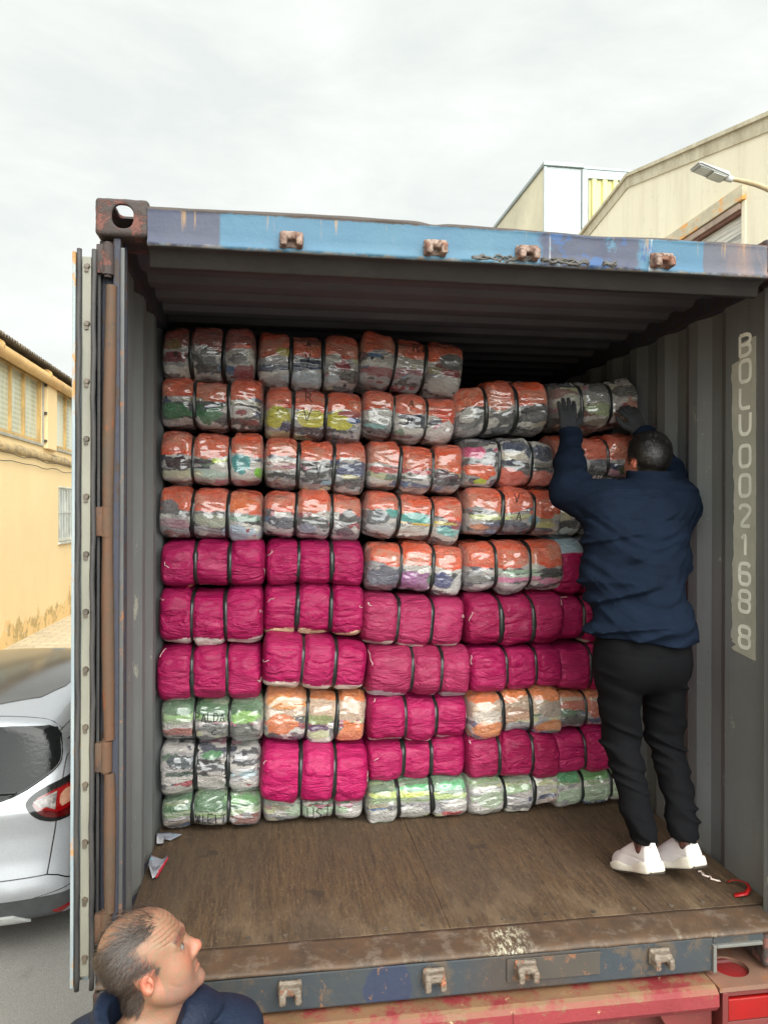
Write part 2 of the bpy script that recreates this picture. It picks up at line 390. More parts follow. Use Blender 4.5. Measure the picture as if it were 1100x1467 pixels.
# gutter and corrugated roof
mb = MB()
m_gut = paint('ochre_gutter', lin((222, 180, 116)), lin((206, 160, 98)), sc=3, dirt=.35, st=(1, .4, 1))
mb.tube([(-4.33, -8+k*1.5, 4.63-.004*k) for k in range(28)], .115, 16)
for k in range(14): mb.tube([(-4.33, -6+k*3.0, 4.62), (-4.33, -5.9+k*3.0, 4.62)], .125, 16)
mb.build('gutter', m_gut, T, ang=40)
g = G('fibre_cement_roof'); c = g.mix(g.rmp(g.noise(2, 7, .7), .35, .7), lin((126, 114, 96)), lin((72, 66, 58))); m_roof = g.fin(c, .95, bump=g.bump(g.noise(20, 4), .4, .02))
V = []; F = []; ny = 42*12*2; nx = 6
for i in range(ny+1):
    y = -8+42*i/ny; zz = .035*math.cos(y/.15*2*math.pi)
    for k in range(nx): x = -4.2-k*1.9; V.append((x, y, 4.82+zz+k*.42)); 
    for k in range(nx): x = -4.2-k*1.9; V.append((x, y, 4.805+zz+k*.42))
for i in range(ny):
    for k in range(nx-1):
        a = i*2*nx+k; b = a+2*nx; F.append((a, b, b+1, a+1)); F.append((a+nx, a+nx+1, b+nx+1, b+nx))
    a = i*2*nx; b = a+2*nx; F.append((a, a+nx, b+nx, b))
mesh('roof', V, F, m_roof, T, True)

# ============================================================ RIGHT WAREHOUSE (gable parapet, shutter)
T = empty('gabled_warehouse', (8, 9, ZG), 'tall cream rendered warehouse with sloping stained parapet and rusty shutter lintel', 'building')
g = G('cream_render')
c = g.mix(g.rmp(g.noise(.35, 4), .3, .7), lin((232, 226, 204)), lin((222, 214, 190)))
c = g.mix(g.math('MULTIPLY', g.rmp(g.noise(1.3, 6, .7, st=(1, 1.2, .12), loc=(2, 0, 0)), .48, .75), .4), c, lin((170, 156, 128)))
c = g.mix(g.math('MULTIPLY', g.rmp(g.noise(3, 7, .75, loc=(2, 5, 0)), .58, .7), .35), c, lin((150, 140, 118)))
m_cream = g.fin(c, .92, bump=g.bump(g.noise(9, 6, .7), .3, .02))
kz = lambda y: 8.705-(12.542-y)*.2395 if y < 12.542 else 8.705-(y-12.542)*.152
ys = [-9, 8.65-.0, 8.65, 12.2, 12.542, 19.0]
mb = MB(); X0, X1 = 8.0, 8.3; OZ0, OZ1, OY0, OY1 = 2.9, 6.75, 8.65, 12.0
def slab(y0, y1, z0, topf): mb.prism([(y0, z0), (y1, z0), (y1, topf(y1)), (y0, topf(y0))], 0, X0, X1)
slab(-9, OY0, ZG, kz); slab(OY1, 12.542, ZG, kz); slab(12.542, 19, ZG, kz); slab(OY0, OY1, OZ1, kz); slab(OY0, OY1, ZG, lambda y: OZ0)
mb.build('wall', m_cream, T)
mb = MB(); mb.prism([(-9, ZG), (19, ZG), (19, 6.8), (12.5, 7.9), (-9, 3.3)], 0, 8.45, 24); mb.build('inner_block', m_roof, T)
g = G('parapet_band'); c = g.mix(g.rmp(g.noise(2.2, 7, .75, st=(1, 1, .4)), .35, .65), lin((206, 200, 178)), lin((168, 158, 134))); m_band = g.fin(c, .92, bump=g.bump(g.noise(12, 5), .3, .02))
mb = MB()
for y0, y1 in ((-9, 12.542), (12.542, 19)):
    mb.prism([(y0, kz(y0)-.20), (y1, kz(y1)-.20), (y1, kz(y1)+.02), (y0, kz(y0)+.02)], 0, 7.975, 8.33)
    mb.prism([(y0, kz(y0)+.022), (y1, kz(y1)+.022), (y1, kz(y1)+.09), (y0, kz(y0)+.09)], 0, 7.93, 8.36)
mb.build('parapet', m_band, T)
m_lint = paint('rusty_lintel', lin((214, 204, 176)), sc=3, rust=.42, rustcol=lin((190, 130, 74)), st=(1, 1, 2), bump=.5)
mb = MB(); mb.box(7.93, 8.02, 8.55, 12.1, 6.62, 6.86, .01); mb.build('lintel', m_lint, T)
mb = MB(); mb.box(7.95, 8.1, 8.66, 11.98, 6.50, 6.60, .008); mb.build('shutter_box', paint('pinkish_steel', lin((178, 156, 140)), dirt=.4), T)
mb = MB(); mb.box(7.985, 8.06, 8.66, 11.98, 6.45, 6.495); mb.build('rust_strip', paint('brown_strip', lin((120, 74, 56)), dirt=.3), T)
g = G('shutter_slats'); c = g.mix(g.rmp(g.noise(3, 7, .75, st=(1, .25, 6)), .48, .62), lin((206, 204, 196)), lin((140, 140, 136))); m_shut = g.fin(c, .6, bump=g.bump(g.math('SINE', g.math('MULTIPLY', g.ax(2), 80)), .7, .01))
mb = MB(); mb.box(8.06, 8.10, 8.66, 11.98, 2.95, 6.44); mb.build('shutter', m_shut, T)
mb = MB(); mb.box(7.98, 8.2, 8.55, 8.65, 2.9, 6.61, .01); mb.build('jamb', m_cream, T)

# ============================================================ REAR HALL
T = empty('metal_clad_hall', (11, 24, ZG), 'boxy industrial hall with white corner panel and pale yellow ribbed cladding behind the warehouse', 'building')
m_beige = paint('beige_cladding', lin((222, 214, 184)), sc=1, dirt=.12, dscale=.4)
m_wpan = paint('white_panel', lin((156, 167, 166)), sc=1, dirt=.08, dscale=.4, rough=.4)
m_yel = paint('yellow_cladding', lin((200, 194, 128)), sc=1, dirt=.1, dscale=.4, rough=.5)
XC, YC, ZT = 9.13, 20.5, 12.7
mb = MB(); mb.box(XC+.1, 30, YC+.1, 60, ZG, ZT-.15); mb.build('core', m_beige, T)
mb = MB()
for k in range(13): mb.box(XC, XC+.09, YC+.02+k*3, YC+2.97+k*3, ZG, ZT-.05, .01)
mb.build('side_cladding', m_beige, T)
mb = MB(); mb.box(XC+.02, XC+1.22, YC, YC+.09, ZG, ZT-.05, .012); mb.build('corner_panel', m_wpan, T)
mb = MB()
for k in range(34):
    x = XC+1.5+k*.36
    mb.prism([(x, YC+.09), (x+.36, YC+.09), (x+.36, YC+.05), (x+.27, YC+.05), (x+.23, YC-.03), (x+.09, YC-.03), (x+.05, YC+.05), (x, YC+.05)], 2, 10.75-8, ZT-.35)
mb.build('ribbed_cladding', m_yel, T)
mb = MB(); mb.box(XC+1.24, XC+1.44, YC-.04, YC+.1, ZG, ZT-.07, .01); mb.box(XC+1.44, 22, YC-.035, YC+.1, ZT-.34, ZT-.07, .01); mb.box(XC+1.0, 22, YC-.03, YC+.1, 1.5, 2.7)
mb.box(XC-.06, XC+1.28, YC-.08, YC+.1, ZT-.04, ZT+.08, .02); mb.box(XC+1.283, 22, YC-.05, YC+.1, ZT-.06, ZT+.02, .02); mb.box(XC-.06, XC+.1, YC+.103, 60, ZT-.04, ZT+.08, .02)
mb.box(XC-.03, XC+.05, YC-.03, YC+.05, ZG, ZT-.05, .01)
mb.build('trim', m_wpan, T)

# ============================================================ STREET LAMP
T = empty('street_lamp', (6.75, 5.0, ZG), 'street lamp with flat grey LED head on a rusty curved arm over the container', 'street lamp')
m_pole = paint('brownish_galvanised', lin((150, 128, 92)), lin((186, 170, 140)), sc=9, dirt=.25, rough=.5)
mb = MB(); pts = []
for k in range(13):
    t = k/12; pts.append((5.36+1.39*t, 5.0, 5.21-.1*t-.75*t**2.6))
pts += [(6.78, 5, 4.0), (6.79, 5, 2), (6.8, 5, ZG)]
mb.tube(pts, [.022+.002*k for k in range(13)]+[.05, .06, .07], 12); mb.build('pole', m_pole, T, ang=50)
R_ = Matrix.Rotation(rad(15.5), 3, 'Y').to_euler()
m_head = paint('lamp_grey', lin((176, 178, 176)), sc=8, dirt=.15, rough=.4)
mb = MB(); t = bmesh.new(); bmesh.ops.create_cube(t, size=1)
for v in t.verts:
    w = .5 if v.co.x < 0 else .62
    v.co = Vector((v.co.x*.38, v.co.y*.20*w/.5*(1.0 if v.co.x < 0 else .75), v.co.z*(.036 if v.co.x < 0 else .058)))
bmesh.ops.bevel(t, geom=t.edges[:], offset=.016, segments=3, affect='EDGES')
mb.join(t, Matrix.Translation((5.17, 5.0, 5.265)) @ R_.to_matrix().to_4x4())
mb.tube([(5.34, 5, 5.215), (5.42, 5, 5.2)], .035, 12)
h = mb.build('lamp_head', m_head, T, ang=40)
mb = MB(); mb.box(5.02, 5.14, 4.93, 5.07, 5.261, 5.263+.004, .0, R_); mb.box(5.165, 5.31, 4.925, 5.075, 5.208, 5.214, 0, R_); mb.build('lens', paint('lamp_lens', lin((190, 196, 196)), dirt=0, rough=.1), h)

# ============================================================ SHIPPING CONTAINER
T = empty('shipping_container', (1.219, 0, 0), 'old blue shipping container open at the rear and packed with strapped bales', 'container')
g = G('header_paint')
x = g.ax(0); wob = g.math('MULTIPLY', g.math('SUBTRACT', g.noise(9, 6, .7), .5), .10)
xw = g.math('ADD', x, wob)
blue, blue2, slate, slate2, gry = lin((50, 88, 112)), lin((60, 97, 115)), lin((46, 51, 72)), lin((58, 61, 76)), lin((62, 64, 76))
c = g.mix(g.rmp(g.noise(3, 4, .6), .35, .7), blue, blue2)
sl = g.mix(g.rmp(g.noise(4, 5, .65), .35, .65), slate, slate2)
def band(a, b, src, sh=.004):
    return g.mul(g.rmp(src, a-sh, a+sh), g.rmp(src, b-sh, b+sh, 1, 0))
c = g.mix(g.rmp(x, .376, .384, 1, 0), c, sl)
m4 = g.mul(band(1.44, 1.80, xw, .01), g.rmp(g.noise(11, 7, .7, loc=(2, 2, 2)), .40, .44)); c = g.mix(m4, c, sl)
m4b = g.mul(band(1.40, 1.86, xw, .01), g.rmp(g.noise(7, 6, .7, loc=(2, 8, 2)), .56, .6)); c = g.mix(m4b, c, lin((38, 68, 108)))
c = g.mix(g.rmp(g.math('ADD', x, g.math('MULTIPLY', wob, .2)), 2.032, 2.036), c, g.mix(g.noise(5, 5), gry, lin((74, 75, 84))))
z = g.ax(2)
run = g.mul(g.rmp(g.noise(22, 4, .7, st=(1, 1, .06)), .60, .68), g.rmp(g.math('ADD', z, g.math('MULTIPLY', g.noise(14, 3, st=(1, 0, 0)), .12)), 2.555, 2.60))
c = g.mix(g.math('MULTIPLY', run, .8), c, lin((150, 116, 66)))
c = g.mix(g.mul(g.rmp(g.noise(16, 3, .6, st=(1, 1, .05), loc=(3, 0, 0)), .64, .68), .45), c, lin((190, 188, 186)))
spots = g.rmp(g.noise(15, 7, .72, loc=(3, 0, 3)), .655, .67); c = g.mix(spots, c, lin((138, 88, 56)))
edger = g.rmp(g.math('ADD', z, g.math('MULTIPLY', g.noise(18, 7, .75), .05)), 2.4795, 2.4725)
c = g.mix(g.math('MULTIPLY', edger, .85), c, g.mix(g.rmp(g.noise(30, 5), .4, .6), lin((112, 122, 128)), lin((116, 98, 76))))
c = g.mix(g.rmp(g.math('ADD', z, g.math('MULTIPLY', g.noise(25, 6, .75), .02)), 2.569, 2.572), c, lin((58, 48, 42)))
rgt = g.mul(g.rmp(xw, 2.1, 2.3), g.rmp(g.noise(6, 7, .75, st=(1, 1, .35)), .42, .6)); c = g.mix(g.math('MULTIPLY', rgt, .8), c, lin((140, 104, 80)))
c = g.mix(g.rmp(z, 2.449, 2.446), c, g.mix(g.noise(12, 5), lin((28, 27, 28)), lin((46, 40, 36))))  # header underside darkened in the colour, standing in for shade
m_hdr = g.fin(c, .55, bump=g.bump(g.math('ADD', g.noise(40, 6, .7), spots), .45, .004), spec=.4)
g = G('interior_grey')
c = g.mix(g.rmp(g.noise(1.5, 5), .3, .7), lin((112, 114, 114)), lin((94, 97, 97)))
c = g.mix(g.math('MULTIPLY', g.rmp(g.noise(9, 5, .7, st=(1, 1, .04)), .5, .7), .35), c, lin((66, 66, 66)))
c = g.mix(g.math('MULTIPLY', g.rmp(g.noise(6, 5, .7, st=(1, 1, .03), loc=(3, 3, 0)), .6, .62), .35), c, lin((92, 72, 88)))
sc1 = g.rmp(g.noise(11, 8, .78, st=(1, 1, .5), loc=(6, 1, 0)), .635, .65); c = g.mix(g.math('MULTIPLY', sc1, .75), c, lin((158, 156, 140)))
sc2 = g.rmp(g.noise(9, 8, .8, loc=(2, 7, 4)), .67, .69); c = g.mix(sc2, c, lin((58, 40, 34)))
low = g.rmp(g.math('ADD', g.ax(2), g.math('MULTIPLY', g.noise(4, 5), .25)), .42, .22); c = g.mix(g.math('MULTIPLY', low, .5), c, lin((92, 86, 76)))
m_int = g.fin(c, .65, bump=g.bump(g.noise(14, 6, .65), .25, .006), spec=.35)
g = G('roof_inside'); c = g.mix(g.rmp(g.noise(3, 6, .7, st=(.4, 1, 1)), .35, .7), lin((84, 80, 84)), lin((60, 57, 62)))
c = g.mix(g.rmp(g.noise(5, 7, .75, st=(.3, 1, 1), loc=(1, 4, 0)), .63, .66), c, lin((96, 74, 58))); m_rf = g.fin(c, .7, bump=g.bump(g.noise(14, 6, .65), .3, .006))
m_cast = paint('cast_brown_steel', lin((54, 43, 41)), lin((44, 35, 34)), sc=12, rust=.45, rustcol=lin((74, 46, 40)), bump=.6, dirt=.3, rough=.75)
g = G('hinge_rust'); c = g.mix(g.rmp(g.noise(14, 7, .7, st=(1, 1, .35)), .35, .65), lin((86, 56, 36)), lin((68, 57, 45)))
c = g.mix(g.rmp(g.noise(22, 7, .7, st=(1, 1, .3), loc=(4, 0, 0)), .62, .66), c, lin((100, 58, 32))); c = g.mix(g.rmp(g.noise(9, 7, .75, loc=(4, 4, 0)), .58, .62), c, lin((60, 48, 42)))
m_rust = g.fin(c, .8, bump=g.bump(g.noise(40, 7, .7), .6, .005))
g = G('post_navy'); c = g.mix(g.rmp(g.noise(6, 5, st=(1, 1, .3)), .35, .7), lin((40, 43, 54)), lin((50, 48, 60)))
c = g.mix(g.rmp(g.math('ADD', g.noise(26, 7, .75, st=(1, 1, .6)), g.math('MULTIPLY', g.ax(2), .02)), .56, .6), c, lin((52, 38, 30))); m_post = g.fin(c, .7, bump=g.bump(g.noise(30, 7, .75), .7, .006))

L_, H_, W_ = 6.058, 2.591, 2.438
# side walls: corrugated, 2 mm sheet given a real outer face
def side(xin, sgn, name):
    prof = [(.10, 0), (.42, 0)]; y = .42
    while y < L_-.35:
        prof += [(y+.068, 1), (y+.140, 1), (y+.208, 0), (y+.278, 0)]; y += .278
    prof.append((L_-.06, 0))
    V = []; F = []; n = len(prof)
    for z in np.linspace(.13, 2.47, 14):
        for (y, d) in prof: V.append((xin+sgn*d*.027, y, z))
        for (y, d) in prof: V.append((xin+sgn*(d*.027+.004), y, z))
    for k in range(13):
        for i in range(n-1):
            a = k*2*n+i; b = a+2*n
            F.append((a, a+1, b+1, b)); F.append((a+n, b+n, b+n+1, a+n+1))
    o = mesh(name, V, F, m_int, T); return o
side(.045, -1, 'side_wall'); side(2.393, 1, 'side_wall')
mb = MB()   # roof sheet
prof = [(.06, 0), (.20, 0)]; y = .20
while y < L_-.3: prof += [(y+.03, 1), (y+.10, 1), (y+.13, 0), (y+.209, 0)]; y += .209
prof.append((L_-.05, 0)); n = len(prof); V = []; F = []
for q, x in enumerate(np.linspace(.03, 2.408, 9)):
    sag = 0
    for (y, d) in prof: V.append((x, y, 2.545-d*.022+sag))
    for (y, d) in prof: V.append((x, y, 2.549-d*.022+sag))
for k in range(8):
    for i in range(n-1):
        a = k*2*n+i; b = a+2*n; F.append((a, b, b+1, a+1)); F.append((a+n, a+n+1, b+n+1, b+n))
mesh('roof', V, F, m_rf, T)
mb = MB(); mb.box(.0, .06, .18, L_-.18, 2.46, 2.56, .004); mb.box(2.378, 2.438, .18, L_-.18, 2.46, 2.56, .004); mb.box(.02, .05, .18, L_-.18, .0, .128, .004); mb.box(2.388, 2.418, .18, L_-.18, .0, .128, .004)
mb.build('side_rail', m_post, T)
mb = MB(); mb.box(.03, 2.408, L_-.08, L_-.03, .12, 2.56); mb.build('front_end_wall', m_int, T)
# floor
g = G('plywood_floor')
grain = g.noise(60, 7, .8, st=(1, .07, 1), dist=.4); c = g.mix(g.rmp(grain, .36, .64), lin((56, 42, 31)), lin((90, 70, 49)))
fib = g.noise(130, 4, .75, st=(1, .22, 1), dist=.6, loc=(3, 0, 0)); c = g.mix(g.math('MULTIPLY', g.rmp(fib, .54, .66), .75), c, lin((108, 90, 68)))
c = g.mix(g.math('MULTIPLY', g.rmp(g.noise(120, 4, .75, st=(1, .16, 1), loc=(8, 0, 0)), .55, .66), .8), c, lin((50, 42, 36)))
c = g.mix(g.math('MULTIPLY', g.rmp(g.noise(2.4, 5, .65, st=(1, .6, 1)), .45, .7), .55), c, lin((70, 60, 50)))
y_ = g.ax(1); worn = g.mul(g.rmp(g.math('ADD', y_, g.math('MULTIPLY', g.noise(3, 5), .5)), .85, .35), g.rmp(g.noise(6, 6, .7, st=(1, .4, 1), loc=(6, 0, 2)), .5, .62))
c = g.mix(g.math('MULTIPLY', worn, .32), c, lin((136, 116, 92)))
stn = g.rmp(g.noise(3.2, 5, .6, loc=(2, 6, 1)), .655, .68); c = g.mix(g.math('MULTIPLY', stn, .6), c, lin((44, 38, 34)))
c = g.mix(g.rmp(g.noise(6, 6, .75, loc=(12, 6, 1)), .715, .725), c, lin((150, 136, 112)))
m_ply = g.fin(c, .72, bump=g.bump(g.math('ADD', grain, fib), .55, .006), spec=.35)
mb = MB()
xs = [.045, 1.17, 1.92, 2.393]
for i in range(3):
    mb.box(xs[i]+.0007, xs[i+1]-.0007, .137, 2.4, .128, .156, .002); mb.box(xs[i]+.0015, xs[i+1]-.0015, 2.403, L_-.07, .128, .156, .002)
mb.build('floor', m_ply, T)
g = G('threshold_steel'); n1_ = g.noise(9, 8, .75)
c = g.mix(g.rmp(n1_, .35, .65), lin((58, 46, 36)), lin((82, 61, 43)))
c = g.mix(g.rmp(g.noise(16, 8, .75, loc=(4, 4, 1)), .52, .62), c, lin((92, 78, 66)))
wp = g.mul(g.rmp(g.noise(60, 7, .85, st=(1.3, .5, 1), loc=(1, 2, 0)), .50, .56), g.rmp(g.math('ADD', g.noise(3.2, 3, loc=(7, 0, 0), st=(1, .1, 1)), g.math('MULTIPLY', g.ax(0), .07)), .62, .78), g.rmp(g.math('ADD', g.ax(1), g.math('MULTIPLY', g.noise(11, 5), .03)), .145, .12))
c = g.mix(wp, c, lin((196, 190, 166))); m_thr = g.fin(c, .62, bump=g.bump(n1_, .5, .005), spec=.45)
V = []; F = []; xs = np.linspace(.01, 2.428, 160)
pr = [(.134, .1545), (.12, .153), (.05, .148), (.022, .1455), (.010, .143), (.0, .138), (-.004, .131), (.002, .1255), (.02, .125), (.134, .128)]
for x in xs:
    for k, (y, z) in enumerate(pr):
        w = float(fbm(np.array([[x*6, k*.4, 1.]]), 1, 3)[0]-.5)*.008
        V.append((x, y+(w if 3 < k < 8 else 0), z+w*.6))
n = len(pr)
for i in range(len(xs)-1):
    for k in range(n): a = i*n+k; b = i*n+(k+1) % n; F.append((a, b, b+n, a+n))
mesh('threshold', V, F, m_thr, T, True)
m_bolt = paint('screw_head', lin((96, 84, 70)), lin((60, 52, 44)), sc=30, dirt=.2)
rnd = random.Random(5)
for k in range(15):
    x = .15+k*.155+rnd.uniform(-.02, .02); y = .165+rnd.uniform(0, .012); MB().tube([(x, y, .154), (x, y, .1592)], .009, 10).build('floor_screw', m_bolt, T)
# sill (bottom rear cross member) with the slot by the casting
g = G('sill_paint')
c = g.mix(g.rmp(g.noise(4, 5), .3, .7), lin((46, 53, 60)), lin((54, 57, 58)))
x = g.ax(0)
c = g.mix(g.rmp(g.noise(7, 7, .7, loc=(3, 3, 1)), .53, .62), c, lin((78, 68, 58)))
c = g.mix(g.mul(band(1.27, 1.62, g.math('ADD', x, wob_ := g.math('MULTIPLY', g.noise(5, 4), .1)), .06), .8), c, lin((62, 54, 48)))
bl = g.t.nodes.new('ShaderNodeVectorMath'); bl.operation = 'DISTANCE'; bl.inputs[1].default_value = (.93, 0, .05); g.L(g.pos, bl.inputs[0])
c = g.mix(g.rmp(g.math('ADD', bl.outputs['Value'], g.math('MULTIPLY', g.noise(8, 3), .06)), .115, .105), c, lin((40, 47, 66)))
c = g.mix(g.math('MULTIPLY', g.rmp(g.noise(26, 7, .8, st=(1, 1, .6)), .6, .64), .8), c, lin((122, 86, 54)))
m_sill = g.fin(c, .55, bump=g.bump(g.noise(18, 7, .7), .5, .006), spec=.4)
mb = MB(); mb.box(.02, 2.083, .006, .10, .004, .122, .006, seg=2); mb.box(2.083, 2.276, .006, .10, .094, .122, .002)
mb.build('rear_sill', m_sill, T)
mb = MB(); mb.box(1.33, 1.66, -.001, .008, .035, .112, .0015); mb.build('welded_patch', paint('patch_steel', lin((66, 60, 54)), sc=8, rust=.3), T)
# slot lips
mb = MB(); mb.box(2.077, 2.09, -.006, .10, .004, .0995, .003); mb.box(2.0901, 2.266, -.006, .10, .088, .0995, .003); mb.build('slot_lip', m_int, T)
# lugs
m_lug = paint('lug_paint', lin((122, 110, 96)), lin((96, 84, 72)), sc=24, rust=.3, rustcol=lin((112, 70, 50)), bump=.8, dirt=.3)
m_lug2 = paint('lug_rust', lin((138, 116, 102)), lin((112, 88, 78)), sc=24, rust=.45, rustcol=lin((96, 66, 54)), bump=.9, dirt=.2)
def lug(x, z, m, s=1):
    def fn(P):
        a = rbox(P, (x, -.012, z+.008*s), (.039, .03, .016), .008)
        b = smin(rbox(P, (x-.029, -.022, z-.014*s), (.012, .035, .022), .007), rbox(P, (x+.029, -.022, z-.014*s), (.012, .035, .022), .007), .004)
        d = smin(a, b, .01); d = smin(d, rbox(P, (x, -.003, z), (.043, .008, .032), .006), .008)
        return d+(fbm(P, 90, 2, 2)-.5)*.006
    V, F = nets(fn, (x-.055, -.07, z-.05), (x+.055, .03, z+.05), .0033); V = (V-np.array([x, 0, z]))*np.array([.86, .86, .80])+np.array([x, 0, z])
    mesh('cam_keeper', V, F, m, T, True)
for x in (.605, 1.075, 1.39, 1.872): lug(x, 2.487, m_lug2); lug(x+.003, .082, m_lug)
# header
V = []; F = []; xs = np.linspace(.158, 2.28, 260)
pr = [(.02, 2.566), (.004, 2.568), (-.004, 2.562), (-.001, 2.556), (0, 2.545), (0, 2.52), (0, 2.495), (.001, 2.475), (-.003, 2.463), (-.008, 2.455), (-.003, 2.448), (.01, 2.443), (.05, 2.436), (.055, 2.40), (.075, 2.395), (.09, 2.44), (.12, 2.54), (.12, 2.566)]
n = len(pr)
for x in xs:
    dent = -.007*math.exp(-((x-1.07)/.035)**2)-.006*math.exp(-((x-1.63)/.12)**2)-.02*max(0, (x-2.05))**1.3+.010*math.exp(-((x-.75)/.5)**2)
    for k, (y, z) in enumerate(pr):
        w = fbm(np.array([[x*9, k*.15, 7.]]), 1, 3)[0]-.5
        top = k < 5 or k > 16
        zz = z+(dent+w*.006 if top else 0)+(w*.010 if 6 < k < 13 else 0)
        yy = y+w*.006+(.012*abs(fbm(np.array([[x*30, k*.5, 2.]]), 1, 9)[0]-.5) if 7 < k < 12 and 1.15 < x < 1.75 else 0)*-1.6
        V.append((x, yy, zz))
for i in range(len(xs)-1):
    for k in range(n): a = i*n+k; b = i*n+(k+1) % n; F.append((a, b, b+n, a+n))
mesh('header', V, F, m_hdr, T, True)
# torn edge of sealant under the header
m_seal = paint('torn_sealant', lin((82, 80, 76)), lin((60, 54, 48)), sc=20, bump=1, dirt=.3)
mb = MB(); rnd = random.Random(4)
for x0, x1 in ((1.20, 1.43), (1.44, 1.62), (1.66, 1.72)):
    n = int((x1-x0)/.012)
    for q in range(3):
        mb.tube([(x0+k*.012, -.006-.006*rnd.random(), 2.468-.004*q+.007*rnd.uniform(-1, 1)) for k in range(n)], [.002+.004*rnd.random() for _ in range(n)], 6)
mb.build('torn_sealant', m_seal, T, True)
# corner castings
def cast_fn(c, top):
    cx, cy, cz = c
    def fn(P):
        d = rbox(P, c, (.081, .089, .059), .014)
        d = smax(d, -rbox(P, c, (.066, .074, .044), .01), .004)
        q = P-np.array(c)
        ex, ez = .031, .040
        def slot(a, b, ra, rb, r): 
            x = np.abs(a)-(ra-r); y = np.abs(b)-(rb-r)
            return np.sqrt(np.maximum(x, 0)**2+np.maximum(y, 0)**2)+np.minimum(np.maximum(x, y), 0)-r
        f1 = np.maximum(slot(q[..., 0]-.002, q[..., 2]-.002, .032, .038, .03), q[..., 1]-.0)      # end face opening
        f2 = np.maximum(slot(q[..., 1], q[..., 2], .040, .028, .026), -(q[..., 0]*(1 if cx > 1 else -1)))
        f3 = np.maximum(slot(q[..., 0], q[..., 1], .031, .062, .028), -(q[..., 2]*(1 if top else -1)))
        d = smax(d, -f1, .003); d = smax(d, -f2, .003); d = smax(d, -f3, .003)
        return d+(fbm(P, 60, 2, 3)-.5)*.003
    return fn
for cx in (.081, 2.357):
    for top, cz in ((1, 2.532), (0, .059)):
        for cy in (.089, L_-.089):
            h = .0032 if cy < 1 else .008
            V, F = nets(cast_fn((cx, cy, cz), top), (cx-.09, cy-.1, cz-.068), (cx+.09, cy+.1, cz+.068), h)
            mesh('corner_casting', V, F, m_cast, T, True)
# corner posts: J-bar (rusty, broken by the hinge lugs), navy inner face
m_estrip = paint('edge_strip_grey', lin((66, 68, 68)), lin((54, 56, 58)), sc=14, rust=.2, dirt=.4)
def post(sx, x0):
    X = lambda v: x0+sx*v
    def bx(m, a, b, *r, **k): m.box(min(X(a), X(b)), max(X(a), X(b)), *r, **k)
    m = MB(); bx(m, .052, .074, .02, .10, .12, 2.472, bev=.004); bx(m, .004, .052, .05, .10, .12, 2.472, bev=.004); bx(m, .074, .082, .0855, .10, .12, 2.472, bev=.001); m.build('corner_post', m_post, T)
    m = MB(); bx(m, .0745, .088, .012, .030, .13, 2.44, bev=.004); m.build('post_edge_strip', m_estrip, T)
    rnd = random.Random(3)
    zs = [2.475, 2.33, 1.64, 1.53, .91, .80, .28, .15]
    segs = [(.13, .27), (.36, .795), (.90, 1.535), (1.63, 2.32)]
    for (a, b) in segs:
        n = max(4, int((b-a)/.05)); pts = []; rr = []
        for k in range(n+1):
            t = k/n; z = a+(b-a)*t; pts.append((X(.043+.005*math.sin(z*3.1)), .018, z)); rr.append(.0165+.003*math.sin(t*math.pi)+rnd.uniform(-.0006, .0006))
        m = MB(); m.tube(pts, rr, 10); m.build('hinge_bar', m_rust, T, ang=50)
    for z in (2.40, 1.582, .848, .315):
        m = MB(); m.tube([(X(.036), .018, z-.047), (X(.036), .018, z+.047)], .019, 14); m.tube([(X(.036), .018, z-.055), (X(.036), .018, z+.055)], .012, 10)
        bx(m, .004, .03, .004, .034, z-.045, z+.045, bev=.003); m.build('hinge_lug', m_rust if z < 2.3 else m_cast, T, ang=40)
post(1, 0); post(-1, 2.438)
# door seal strip on the right post
m = MB(); m.box(2.350, 2.362, .004, .028, .13, 2.44, .003); m.box(2.340, 2.349, .06, .10, .13, 2.44, .003); m.build('post_edge_strip', m_int, T)
